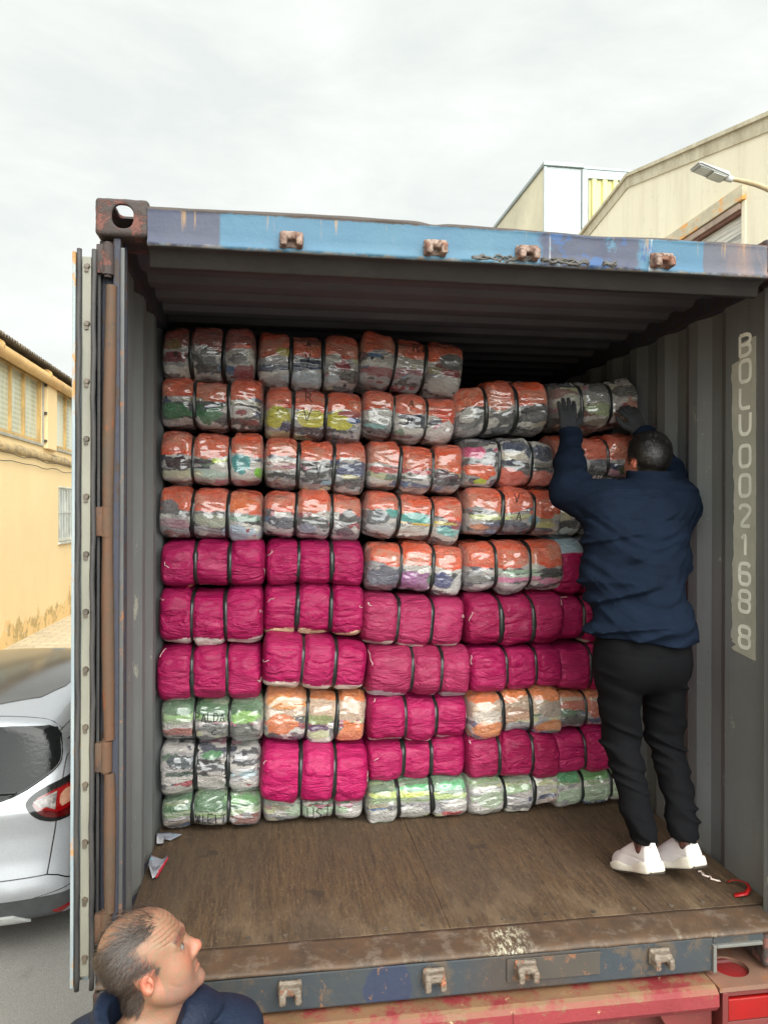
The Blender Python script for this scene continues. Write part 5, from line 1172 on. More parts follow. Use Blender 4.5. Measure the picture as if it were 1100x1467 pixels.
# ============================================================ PEOPLE
def skin_mat(name, base, red, hair, dots=1):
    g = G(name); at = g.t.nodes.new('ShaderNodeAttribute'); at.attribute_name = 'Col'
    c = g.mix(g.math('MULTIPLY', g.rmp(g.noise(85, 6, .75), .4, .62), .45), at.outputs['Color'], lin(red))
    return g.fin(c, .46, bump=g.bump(g.noise(260, 5, .7), .4, .003), spec=.4, Subsurface_Weight=.04, Subsurface_Scale=.02)
m_skin = skin_mat('skin', (206, 150, 126), (150, 84, 70), (50, 40, 34))
def head_fn(P, wr=1.0):
    x = P[..., 0]; ax = np.abs(x); Q = P.copy(); Q[..., 0] = ax; y, z = P[..., 1], P[..., 2]
    d = ell(P, (0, -.010, .040), (.077, .090, .087))
    d = smin(d, ell(P, (0, .030, .035), (.066, .062, .070)), .03)
    d = smin(d, ell(P, (0, .030, -.020), (.063, .063, .070)), .03)
    d = smin(d, ell(P, (0, .042, -.068), (.048, .046, .038)), .03)
    d = smin(d, cap(Q, (.056, .0, -.045), (.028, .062, -.088), .018, .014), .025)
    d = smin(d, ell(Q, (.046, .030, -.052), (.022, .040, .034)), .03)
    d = smin(d, ell(P, (0, .082, -.094), (.022, .018, .018)), .018)
    d = smin(d, ell(Q, (.040, .054, -.022), (.024, .024, .030)), .03)
    d = smin(d, cap(Q, (.008, .090, .030), (.046, .072, .030), .011, .009), .014)
    # eye sockets, lids
    d = smax(d, -ell(Q, (.032, .100, .012), (.019, .021, .013)), .012)
    d = smin(d, np.maximum(cap(Q, (.020, .084, .018), (.044, .076, .016), .0065), -10), .006)
    d = smin(d, cap(Q, (.020, .084, .001), (.044, .076, .002), .0058), .006)
    # nose
    n = cap(P, (0, .080, .026), (0, .106, -.022), .0090, .0125)
    n = smin(n, ell(P, (0, .108, -.025), (.0125, .0125, .0115)), .008)
    n = smin(n, ell(Q, (.0125, .096, -.030), (.0095, .012, .009)), .008)
    n = smin(n, cap(P, (0, .085, -.02), (0, .085, -.034), .014), .012)
    d = smin(d, n, .010)
    d = smax(d, -ell(Q, (.0065, .103, -.038), (.0042, .006, .005)), .003)
    # mouth
    d = smin(d, cap(Q, (0, .0905, -.054), (.022, .081, -.060), .0065, .004), .008)
    d = smin(d, cap(Q, (0, .0895, -.067), (.020, .082, -.065), .0075, .004), .008)
    d = smax(d, -cap(Q, (0, .099, -.0605), (.026, .086, -.063), .0026, .002), .003)
    # ears
    e1 = ell(Q, (.078, -.008, -.005), (.008, .0155, .025), rotm('X', -14) @ rotm('Z', -24))
    e1 = smax(e1, -ell(Q, (.087, -.003, -.001), (.009, .0095, .016), rotm('X', -14) @ rotm('Z', -24)), .005)
    e1 = smin(e1, ell(Q, (.081, .002, -.001), (.006, .006, .009)), .006)
    e1 = smax(e1, -ell(Q, (.085, -.004, -.004), (.010, .006, .008)), .003)
    d = smin(d, e1, .007)
    # neck
    d = smin(d, cap(P, (0, -.030, -.050), (0, -.055, -.175), .053, .057), .022)
    d = smin(d, cap(P, (0, .020, -.085), (0, -.02, -.15), .035, .05), .03)
    if wr:
        m = np.clip((z-.038)/.008, 0, 1)*np.clip((.098-z)/.015, 0, 1)*np.clip((y-.012)/.025, 0, 1)*np.clip((.072-ax)/.012, 0, 1)
        d = d+m*.0032*wr*np.maximum(0, np.sin((z-.012*(ax/.06)**2+.0015*np.sin(ax*120))*2*math.pi/.0108))**2
        m2 = np.exp(-((y-.088+.9*(ax-.021)+.6*(z+.04))/.004)**2)*np.clip((.02-abs(z+.045))/.01, 0, 1); d = d+.0006*m2*wr   # fold beside the mouth
    return d
def head_col(P, bald, skin, hairc):
    x, y, z = P[:, 0], P[:, 1], P[:, 2]; ax = np.abs(x)
    C = np.tile(np.array(lin(skin)), (len(P), 1))
    def blend(m, col):
        nonlocal C; m = np.clip(m, 0, 1)[:, None]; C = C*(1-m)+np.array(lin(col))*m
    red = (204, 112, 92)
    blend(.5*np.exp(-(((y-.112)/.02)**2+(z+.02)**2/.018**2+(x/.02)**2)), red)
    blend(.35*np.exp(-((ax-.042)/.02)**2-((z+.02)/.022)**2)*(y > .03), red)
    blend(.6*np.exp(-((ax-.080)/.01)**2-((z)/.03)**2)*(y < .02)*(y > -.04), (206, 110, 88))
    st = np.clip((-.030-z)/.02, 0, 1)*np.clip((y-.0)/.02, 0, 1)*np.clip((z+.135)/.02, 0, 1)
    st = st*(1-np.exp(-((z+.06)/.012)**2-(x/.026)**2)); blend(.55*st*(.8+.4*vnoise(P, 260)), (116, 92, 84))  # stubble, strengthened to stand in for shade on lower cheeks and jaw
    blend(.55*np.exp(-((z+.0605)/.006)**2-(x/.022)**2)*(y > .07), (168, 92, 84))
    br = np.exp(-((z-.034-.12*(.03-np.abs(ax-.03)))/.0075)**2)*(ax > .009)*(ax < .056)*(y > .050); blend(br*(.75+.4*vnoise(P, 300)), (48, 36, 32))
    blend(.3*np.exp(-((ax-.032)/.02)**2-((z-.004)/.014)**2)*(y > .05), (150, 92, 84))
    blend(scalp(P, bald)*(.80-.50*np.clip((z-.075)/.03, 0, 1)), hairc)
    return C
def scalp(P, bald):
    x, y, z = P[:, 0], P[:, 1], P[:, 2]; ax = np.abs(x); nz = (fbm(P, 60, 5, 3)-.5)
    if bald:
        front = .028-.30*np.clip(ax-.0, 0, .08)+.50*np.clip(.03-z, -.06, .05)   # hairline
        front = np.where(z > .085, .062-.25*ax, np.interp(z, [-.03, .0, .03, .06, .085], [.022, .034, .030, .010, -.004]))
        m = np.clip((front+.008-y+.02*nz)/.030, 0, 1)
        m *= np.clip((z+.072-.95*np.clip(y+.05, 0, .1)+.02*nz)/.012, 0, 1)
        top = np.clip((z-.095)/.02, 0, 1)*np.clip((.062-ax)/.02, 0, 1); m *= 1-.80*top
        cr = np.exp(-((y+.055)/.034)**2-(x/.045)**2-((z-.110)/.04)**2); m *= 1-.95*np.clip(cr*1.5, 0, 1)
    else:
        m = np.clip((np.interp(z, [-.03, .0, .05, .1], [.02, .03, .045, .075])-y)/.008, 0, 1)*np.clip((z+.078)/.01, 0, 1)
    m *= 1-(((ax > .060) & (y > -.030) & (y < .020) & (z < .022) & (z > -.05))*1.0)
    return m
def transf(R, c):
    M = Matrix(R).to_4x4(); M.translation = Vector(c); return M
def basis(fwd, up):
    fwd = Vector(fwd).normalized(); rt = fwd.cross(Vector(up)).normalized(); u_ = rt.cross(fwd)
    return Matrix(((rt.x, fwd.x, u_.x), (rt.y, fwd.y, u_.y), (rt.z, fwd.z, u_.z)))
def hair_strands(V, F, bald, n, L, mats, rnd, lift=.0, mask=None, w=.0011, comb=None):
    """short hairs as thin tapering ribbons rooted on the scalp, local head frame"""
    V = np.asarray(V); F = np.asarray(F); cen = V[F].mean(1); nr = np.cross(V[F[:, 2]]-V[F[:, 0]], V[F[:, 3]]-V[F[:, 1]]); nr /= np.linalg.norm(nr, axis=1, keepdims=True)+1e-12
    if (nr*(cen-np.array([0, -.01, .03]))).sum() < 0: nr = -nr
    den = scalp(cen, bald) if mask is None else mask(cen)
    den = den*np.clip((nr*(cen-np.array([0, -.01, .02]))).sum(1)*60, 0, 1)
    rs = np.random.RandomState(rnd); pr = den/den.sum(); idx = rs.choice(len(F), n, p=pr)
    out = [[] for _ in mats]; outf = [[] for _ in mats]
    for ii in idx:
        p = cen[ii]+rs.randn(3)*.0012; nn = nr[ii]
        topness = np.clip((p[2]-.07)/.04, 0, 1)
        d = comb(p) if comb else np.array([0, -.9, -.45+.5*topness])
        if not bald and comb is None:
            q = p-np.array([.012, -.085, .085]); d = np.array([q[1]*.4+q[0], q[1], q[2]-.02]); d = d/(np.linalg.norm(d)+1e-6)*.6; d[2] -= .2
        d = d+rs.randn(3)*(.30 if bald else .35); d = d-nn*(d@nn); d /= np.linalg.norm(d)+1e-9
        ll = L*(1+.9*topness*(1 if bald else .3))*rs.uniform(.4, 1.3); rise = .30+.25*rs.rand()+(.18*topness)
        side = np.cross(nn, d); pts = []; ns = 4
        for k in range(ns):
            t = k/(ns-1); pts.append(p+nn*(lift+.0005+ll*rise*math.sin(t*1.9)*.5)+d*ll*t+side*ll*.14*math.sin(t*3+ii)*rs.rand())
        mi = rs.randint(len(mats)); vv = out[mi]; b0 = len(vv)
        for k, q in enumerate(pts):
            ww = w*(1-.75*k/(ns-1)); vv.append(q-side*ww/2); vv.append(q+side*ww/2)
        for k in range(ns-1): outf[mi].append((b0+2*k, b0+2*k+1, b0+2*k+3, b0+2*k+2))
    VV = []; FF = []; MI = []
    for i in range(len(mats)):
        o = len(VV); VV += [tuple(v) for v in out[i]]; FF += [tuple(o+a for a in f) for f in outf[i]]; MI += [i]*len(outf[i])
    return VV, FF, MI
def put_local(name, V, F, mats, parent, M, col=None, mi=None):
    me = bpy.data.meshes.new(name); me.from_pydata(np.asarray(V).tolist(), [], F if isinstance(F, list) else F.tolist()); me.polygons.foreach_set('use_smooth', [True]*len(me.polygons))
    if col is not None:
        a = me.color_attributes.new('Col', 'FLOAT_COLOR', 'POINT'); cc = np.ones((len(V), 4), np.float32); cc[:, :3] = col; a.data.foreach_set('color', cc.ravel())
    me.transform(M)
    for m in mats: me.materials.append(m)
    if mi is not None: me.polygons.foreach_set('material_index', mi)
    return link(name, me, None, parent)
def hairmat(n, c): return paint(n, lin(c), dirt=0, rough=.45, bump=0)
m_h1, m_h2, m_h3 = hairmat('hair_brown', (58, 46, 40)), hairmat('hair_dark', (34, 27, 24)), hairmat('hair_grey', (80, 69, 61))

# hands: fingers as bent capsule chains round a palm, local frame: x across (thumb at +x), y = back of hand, z along fingers
def hand_fn(P, curl=.25, spread=.10, th=1):
    d = rbox(P, (0, 0, .045), (.042, .015, .048), .014)
    d = smin(d, cap(P, (0, 0, .0), (0, 0, -.06), .030, .031), .02)
    for k, (fx, L, a) in enumerate(((-.033, .060, -1.3), (-.012, .076, -.45), (.011, .080, .35), (.033, .072, 1.1))):
        p = np.array([fx, .0, .088-.006*abs(k-1.7)]); ang = a*spread; L1, L2, L3 = L*.45, L*.32, L*.26; c_ = curl*(1+.15*k)
        q = p; dirv = np.array([math.sin(ang), 0, math.cos(ang)]); bend = c_*.5; rr = .0118-.0006*(k == 0)
        for Ls, b_ in ((L1, .5), (L2, 1.0), (L3, 1.0)):
            dv = np.array([dirv[0]*math.cos(bend), math.sin(bend), dirv[2]*math.cos(bend)]); q2 = q+dv*Ls
            d = smin(d, cap(P, q, q2, rr, rr*.93), .0045); q = q2; bend += c_*b_; rr *= .93
    t0 = np.array([.026*th, .006, .012]); t1 = np.array([.060*th, .016, .046]); t2 = np.array([.070*th, .020, .076]); t3 = np.array([.070*th, .024, .098])
    d = smin(d, cap(P, t0, t1, .017, .0135), .012); d = smin(d, cap(P, t1, t2, .0125, .0115), .006); d = smin(d, cap(P, t2, t3, .0112, .0095), .005)
    return d
def hand(name, parent, M, mat, curl=.3, spread=.10, col=None, h=.0032, th=1):
    V, F = nets(lambda P: hand_fn(P, curl, spread, th), (-.10, -.05, -.075), (.10, .10, .19), h)
    return put_local(name, V, F, [mat], parent, M, None if col is None else np.tile(col, (len(V), 1)))

# ---------------- worker in the container
B = Vector((2.05, .36, .156))
m_fleece = None
g = G('navy_fleece'); c = g.mix(g.rmp(g.noise(6, 4, .6), .3, .7), lin((18, 26, 39)), lin((14, 20, 30))); c = g.mix(g.rmp(g.noise(300, 3), .5, .7), c, lin((24, 34, 50)))
m_fleece = g.fin(c, .95, bump=g.bump(g.math('ADD', g.noise(260, 3), g.noise(30, 3)), .35, .004), spec=.05)
g = G('black_denim'); c = g.mix(g.rmp(g.noise(9, 5, .65, st=(1, 1, .5)), .35, .7), lin((13, 13, 15)), lin((8, 8, 10))); c = g.mix(g.rmp(g.noise(400, 2), .55, .7), c, lin((20, 21, 23)))
m_denim = g.fin(c, .85, bump=g.bump(g.noise(200, 3), .25, .002), spec=.08)
m_glove = paint('charcoal_knit_glove', lin((44, 46, 50)), lin((34, 36, 40)), sc=60, dirt=.3, rough=.9, bump=.6)
m_shoe = paint('white_mesh_shoe', lin((214, 208, 206)), lin((196, 190, 190)), sc=12, dirt=.12, rough=.7)
m_sole = paint('white_sole', lin((224, 218, 206)), lin((206, 198, 184)), sc=12, dirt=.25, rough=.6)
m_under = paint('brown_outsole', lin((70, 60, 52)), sc=20, dirt=.4, rough=.8)
HC = (2.178, .66, 1.838); HR = basis((-.18, .95, .26), (0.02, -.26, 1)); HM = transf(HR, HC); HI = np.array(HR)
def wbody(P):
    q = (P-np.array(HC))@HI
    near = (np.abs(q).max(-1) < .21); d = np.full(P.shape[:-1], 9.0)
    if near.any(): d[near] = head_fn(q[near], 0)
    d2 = ell(P, (2.04, .44, 1.10), (.165, .11, .13)); d2 = smin(d2, ell(P, (2.06, .49, 1.30), (.15, .10, .17)), .05); d2 = smin(d2, ell(P, (2.11, .56, 1.52), (.17, .105, .17)), .05)
    for a in ([(1.955, .585, 1.645), (1.835, .74, 1.735), (1.93, .93, 1.985)], [(2.295, .60, 1.66), (2.335, .78, 1.80), (2.305, .95, 2.00)]):
        d2 = smin(d2, cap(P, a[0], a[1], .055, .043), .04); d2 = smin(d2, cap(P, a[1], a[2], .040, .028), .02)
    for a in ([(1.95, .43, 1.05), (1.958, .49, .70), (1.990, .32, .30)], [(2.135, .43, 1.05), (2.165, .48, .72), (2.16, .30, .32)]):
        d2 = smin(d2, cap(P, a[0], a[1], .080, .055), .04); d2 = smin(d2, cap(P, a[1], a[2], .052, .036), .02)
    return smin(d, d2, .02)
V, F = nets(wbody, (1.74, .2, .22), (2.42, 1.05, 2.0), .008)
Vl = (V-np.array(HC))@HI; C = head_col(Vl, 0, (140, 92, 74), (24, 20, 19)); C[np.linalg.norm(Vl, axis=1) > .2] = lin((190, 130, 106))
C[V[:, 2] < .5] = lin((26, 26, 28))
me = bpy.data.meshes.new('person'); me.from_pydata((V-np.array(B)).tolist(), [], F.tolist()); me.polygons.foreach_set('use_smooth', [True]*len(me.polygons))
a = me.color_attributes.new('Col', 'FLOAT_COLOR', 'POINT'); cc = np.ones((len(V), 4), np.float32); cc[:, :3] = C; a.data.foreach_set('color', cc.ravel())
PW = link('person', me, m_skin, None, False); PW.location = B
tag(PW, 'worker in navy fleece, black trousers and white trainers reaching up to push a bale', 'person')
# finer head on top of the same body surface would double it: refine only hair and clothes
def folds(P, s, amp, sd, st=(1, 1, 1)):
    q = P*np.array(st); n = fbm(q, s, sd, 2); return amp*(1-np.abs(2*n-1)*2.2).clip(-1, 1)
def wjacket(P):
    x, y, z = P[..., 0], P[..., 1], P[..., 2]
    d = ell(P, (2.025, .425, 1.13), (.218, .155, .16)); d = smin(d, ell(P, (2.035, .45, 1.24), (.212, .155, .20)), .05)
    d = smin(d, ell(P, (2.06, .50, 1.40), (.218, .150, .20)), .06); d = smin(d, ell(P, (2.105, .555, 1.58), (.212, .135, .15)), .06)
    d = smin(d, cap(P, (1.99, .58, 1.645), (2.26, .60, 1.665), .085, .085), .05)
    for a, rs in (([(1.955, .585, 1.625), (1.850, .735, 1.715), (1.928, .925, 1.972)], (.112, .088, .068, .052)), ([(2.275, .60, 1.65), (2.335, .78, 1.80), (2.308, .94, 1.985)], (.105, .070, .06, .050))):
        d = smin(d, cap(P, a[0], a[1], rs[0], rs[1]), .06); d = smin(d, cap(P, a[1], a[2], rs[1]*.98, rs[3]), .04)
    # loose drape under the left arm
    d = smin(d, ell(P, (1.935, .53, 1.46), (.11, .12, .20), rotm('Y', 14)), .07)
    # drape folds sweeping across the back, creases in the sleeves
    sw = z+.55*(x-2.05)**2-.10*(x-2.0); lowm = np.clip((1.62-z)/.2, 0, 1)
    n = fbm(np.stack([x*2.2, y*1.2, sw*8.5], -1), 1.0, 11, 2)
    d = d-.034*(np.clip(1-np.abs(n-.5)*6.5, 0, 1)-.45)*lowm-.012*(fbm(P, 10, 5, 2)-.5)
    n4 = fbm(np.stack([x*3+z*4, y*2, z*17-((x-2.06)**2)*55], -1), 1.0, 21, 2); d = d-.011*(np.clip(1-np.abs(n4-.5)*6, 0, 1)-.3)*np.clip((1.70-z)/.1, 0, 1)
    arm = np.clip((z-1.62)/.08, 0, 1); n2 = vnoise(np.stack([x*4, y*4, z*22+y*8], -1), 1, 3); d = d-.014*(np.clip(1-np.abs(n2-.5)*5, 0, 1)-.4)*arm
    ys_ = z-1.585-.10*(x-2.1)**2; d = d+.0035*np.exp(-(ys_/.004)**2)                     # yoke seam
    # collar
    cz = z-(1.735+.08*(y-.6)); rx = np.sqrt(((x-2.165)/1.12)**2+((y-.61)/.95)**2)
    ring = np.maximum(np.abs(rx-(.080+.02*np.clip(-(cz), -.05, .05)*2))-.010, np.abs(cz-.010)-.045)-.006
    d = smin(d, ring, .012)
    d = smin(d, np.maximum(np.abs(rx-.108)-.008, np.abs(cz+.008)-.024)-.008, .004)
    hole = np.maximum(rx-.066, -cz-.05); d = smax(d, -hole, .006)
    hem = 1.105-.03*(x-2.0)+.012*np.sin(x*14)+.02*(y-.42); d = smax(d, hem-z, .010)
    d = smax(d, -np.maximum(ell(P, (2.025, .43, 1.08), (.185, .125, .16)), z-1.2), .006)
    for c in ((1.925, .905, 1.945), (2.310, .92, 1.965)): pass
    return d
V, F = nets(wjacket, (1.70, .22, 1.06), (2.46, 1.03, 2.03), .007)
mesh('fleece_jacket', V, F, m_fleece, PW, True)
def wtrousers(P):
    x, y, z = P[..., 0], P[..., 1], P[..., 2]
    d = ell(P, (2.035, .435, 1.06), (.200, .140, .16))
    d = smin(d, ell(P, (1.965, .405, 1.00), (.10, .105, .11)), .06); d = smin(d, ell(P, (2.105, .405, 1.00), (.10, .105, .11)), .06)
    for hp, kn, an in (((1.935, .43, 1.0), (1.958, .47, .70), (1.985, .318, .340)), ((2.130, .43, 1.0), (2.155, .47, .72), (2.155, .308, .352))):
        a = cap(P, hp, kn, .101, .070); a = smin(a, cap(P, kn, an, .070, .055), .04)
        q = np.array(an); low = np.clip((kn[2]-z)/.3, 0, 1)
        n = vnoise(np.stack([x*5, y*5, z*24+x*9], -1), 1, int(hp[0]*9)); a = a-.019*(np.clip(1-np.abs(n-.5)*4.5, 0, 1)-.35)*(.30+.70*np.clip(np.exp(-((z-kn[2]+.03)/.12)**2)+np.exp(-((z-an[2]-.05)/.09)**2)+.5*np.exp(-((z-.93)/.08)**2), 0, 1))
        a = np.maximum(a, (q[2]-.004)-z+.10*(y-q[1])); pass
        d = smin(d, a, .022)
    d = smax(d, z-1.185, .01); d = d+.003*np.exp(-((x-2.035)/.004)**2)*(z > .9)*(y < .4)
    d = d+.0025*np.exp(-((z-1.045-.12*np.abs(x-2.035))/.004)**2)*(y < .42)
    return d-.004*(fbm(P, 14, 8, 2)-.5)
V, F = nets(wtrousers, (1.78, .18, .27), (2.30, .66, 1.21), .0065)
mesh('trousers', V, F, m_denim, PW, True)
def shoe_parts(parent, M, nm='shoe'):
    # local: y forward (toe), z up, heel at y=0, length .285
    def it(y, a, b):
        return sum(np.interp(y+o, a, b) for o in (-.018, -.009, 0, .009, .018))/5
    def up(P):
        x, y, z = P[..., 0], P[..., 1], P[..., 2]
        w = it(y, [-.02, .0, .06, .12, .19, .25, .30], [.020, .033, .034, .036, .046, .036, .012]); h = it(y, [-.02, .0, .04, .09, .14, .20, .26, .30], [.080, .106, .102, .094, .080, .060, .045, .03])
        q = np.sqrt((x/w)**2+(np.clip(z-.018, -1, 1)/h)**2)
        d = (q-1)*np.minimum(w, h)*.8
        d = smax(d, np.maximum(-y-.002+.10*np.clip(z-.05, 0, 1)*(-.2), y-.278), .02); d = smax(d, .012-z, .006)
        d = smax(d, -np.maximum(ell(P, (0, .056, .135), (.029, .040, .058)), -10), .006)
        d = d+.0025*np.exp(-((z-.045-.12*y)/.003)**2)*(y > .02)
        d = smin(d, rbox(P, (0, -.004, .100), (.009, .007, .016), .004), .008)       # heel tab
        return d
    V, F = nets(up, (-.07, -.04, 0), (.07, .32, .15), .0035); s = put_local(nm, V, F, [m_shoe], parent, M)
    def so(P):
        x, y, z = P[..., 0], P[..., 1], P[..., 2]
        w = it(y, [-.03, -.012, .03, .10, .19, .25, .295, .31], [.0, .030, .040, .036, .050, .044, .016, 0])+.002
        zt = .033+.009*np.exp(-((y)/.05)**2)+.006*np.sin(y*40); zb = .006+.020*np.clip((y-.22)/.08, 0, 1)**2+.012*np.clip((.01-y)/.04, 0, 1)
        d = smax((np.abs(x)-w)*.9, smax(z-zt, zb-z, .006), .008); return smax(d, np.maximum(-.018-y, y-.292), .012)
    V, F = nets(so, (-.07, -.04, -.01), (.07, .33, .06), .0035); put_local('sole', V, F, [m_sole], s, M)
    mb = MB()
    n = 20; lf = []; ys2 = np.linspace(-.008, .282, n); 
    w2 = np.interp(ys2, [-.03, -.012, .03, .10, .19, .25, .295, .31], [.0, .026, .035, .031, .045, .039, .012, 0])
    pts2 = [(-w, y) for w, y in zip(w2, ys2)]+[(w, y) for w, y in list(zip(w2, ys2))[::-1]]
    zf = lambda y: .0015+.020*max(0, min(1, (y-.22)/.08))**2+.012*max(0, min(1, (.01-y)/.04))
    Vv = [(x, y, zf(y)) for x, y in pts2]+[(x, y, zf(y)+.008) for x, y in pts2]; m = len(pts2)
    Ff = [tuple(range(m))[::-1], tuple(range(m, 2*m))]+[(i, (i+1) % m, m+(i+1) % m, m+i) for i in range(m)]
    o = put_local('outsole', Vv, Ff, [m_under], s, M); return s
def shoeM(toe, yawdeg, pitchdeg):
    """toe-ball on the floor at toe, pointing yaw, heel lifted by pitch"""
    fw = Vector((math.sin(rad(yawdeg))*math.cos(rad(pitchdeg)), math.cos(rad(yawdeg))*math.cos(rad(pitchdeg)), -math.sin(rad(pitchdeg))))
    R = basis(fw, (0, 0, 1)); M = R.to_4x4(); ball = Vector((0, .215, .004)); M = (R @ Matrix.Scale(1.1, 3)).to_4x4(); M.translation = Vector(toe)-R @ ball*1.1; return M
shoe_parts(PW, shoeM((1.980, .456, .160), -4, 20)); shoe_parts(PW, shoeM((2.140, .450, .160), -8, 23))
def handM(wrist, tip, back):
    z = (Vector(tip)-Vector(wrist)).normalized(); y = -Vector(back); y = (y-z*y.dot(z)).normalized(); x = y.cross(z)
    M = Matrix(((x.x, y.x, z.x), (x.y, y.y, z.y), (x.z, y.z, z.z))).to_4x4(); M.translation = Vector(wrist)+z*.03; return M
# y axis of the hand frame points to the palm side; palms press on the bale front (+y)
hand('glove', PW, handM((1.930, .945, 1.985), (1.945, 1.005, 2.14), (0, -1, .35)), m_glove, .12, .08, th=1)
hand('glove', PW, handM((2.305, .955, 1.985), (2.265, 1.01, 2.13), (.1, -1, .35)), m_glove, .45, .16, th=-1)
# cropped dark hair
def cropfn(P):
    d = head_fn(P, 0); return d-.006-.003*(fbm(P, 90, 2, 3)-.5)
Vh, Fh = nets(cropfn, (-.11, -.14, -.10), (.11, .13, .16), .005); cen = Vh[Fh].mean(1); m = scalp(cen, 0) > .5
m_hk = hairmat('hair_black', (14, 12, 12)); o = put_local('hair', Vh, Fh[m], [m_hk], PW, HM)
VV, FF, MI = hair_strands(Vh, Fh, 0, 9000, .014, [m_h2, m_h1, m_h2], 7, w=.0016)
put_local('hair_strands', VV, FF, [m_hk, m_h2, m_hk], PW, HM, mi=MI)

# ---------------- older man looking up, foreground
B2 = Vector((.28, -.62, ZG))
HC2 = (.262, -.615, .556); HR2 = basis((.95, .18, .42), (-.36, -.05, 1)); HM2 = transf(HR2, HC2); HI2 = np.array(HR2)
NB = (.232, -.660, .395)
SL, SR = (.085, -.70, .360), (.445, -.575, .350)
def mbody(P):
    q = (P-np.array(HC2))@HI2; near = (np.abs(q).max(-1) < .24); d = np.full(P.shape[:-1], 9.0)
    if near.any(): d[near] = head_fn(q[near], 1)
    return d
def mlow(P):
    d2 = ell(P, (.275, -.63, .20), (.165, .115, .24)); d2 = smin(d2, ell(P, (.275, -.63, -.12), (.16, .11, .16)), .06); d2 = smin(d2, cap(P, NB, (.262, -.63, .30), .058, .07), .04)
    for s, h in ((SL, (.045, -.72, -.13)), (SR, (.53, -.56, -.13))):
        e = ((s[0]*1+h[0])/2+(.0), (s[1]+h[1])/2-.02, .12); d2 = smin(d2, cap(P, s, e, .052, .04), .04); d2 = smin(d2, cap(P, e, h, .038, .028), .02)
    for hx, hy in ((.185, -.66), (.365, -.60)): d2 = smin(d2, cap(P, (hx, hy, -.18), (hx, hy+.01, -.62), .08, .052), .04); d2 = smin(d2, cap(P, (hx, hy+.01, -.62), (hx, hy, -1.03), .05, .036), .02)
    return d2
V, F = nets(lambda P: smin(mbody(P), mlow(P), .02), (.12, -.77, .36), (.43, -.47, .72), .0021)
V2, F2 = nets(lambda P: smin(mbody(P), mlow(P), .02), (-.05, -.86, -1.06), (.62, -.42, .3604), .010)
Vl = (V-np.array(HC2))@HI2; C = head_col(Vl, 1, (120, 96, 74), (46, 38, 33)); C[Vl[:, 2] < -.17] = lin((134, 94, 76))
C = np.concatenate([C, np.tile(lin((134, 94, 76)), (len(V2), 1))]); VA = np.concatenate([V, V2]); FA = F.tolist()+(F2+len(V)).tolist()
me = bpy.data.meshes.new('person'); me.from_pydata((VA-np.array(B2)).tolist(), [], FA); me.polygons.foreach_set('use_smooth', [True]*len(me.polygons))
a = me.color_attributes.new('Col', 'FLOAT_COLOR', 'POINT'); cc = np.ones((len(VA), 4), np.float32); cc[:, :3] = C; a.data.foreach_set('color', cc.ravel())
PM = link('person', me, m_skin, None, False); PM.location = B2
tag(PM, 'balding man in a navy quilted jacket in the foreground, head turned right and looking up', 'person')
m_eye = paint('eye_white', lin((112, 108, 105)), dirt=0, rough=.25, bump=0); m_iris = paint('iris', lin((60, 46, 34)), dirt=0, rough=.05, bump=0)
for sx in (-1, 1):
    V, F = nets(lambda P: ell(P, (sx*.032, .0775, .0095), (.0118, .0118, .0118)), (sx*.032-.016, .06, -.005), (sx*.032+.016, .096, .026), .0018); e = put_local('eye', V, F, [m_eye], PM, HM2)
    V, F = nets(lambda P: ell(P, (sx*.032+.001, .0868, .0135), (.0050, .0030, .0050)), (sx*.032-.008, .08, .005), (sx*.032+.009, .094, .022), .001); put_local('iris', V, F, [m_iris], e, HM2)
Vh, Fh = nets(lambda P: head_fn(P, 0), (-.11, -.14, -.12), (.11, .13, .16), .004)
mats = [m_h1, m_h2, m_h3, m_h3]
VV, FF, MI = hair_strands(Vh, Fh, 1, 8500, .019, mats, 3, w=.0009)
put_local('hair', VV, FF, mats, PM, HM2, mi=MI)
g = G('navy_quilt'); c = g.mix(g.rmp(g.noise(8, 4), .3, .7), lin((26, 35, 52)), lin((20, 27, 42)))
m_quilt = g.fin(c, .55, bump=g.bump(g.math('ADD', g.noise(45, 4, .6, 1.0), g.math('MULTIPLY', g.noise(300, 2), .2)), .35, .008), spec=.18)
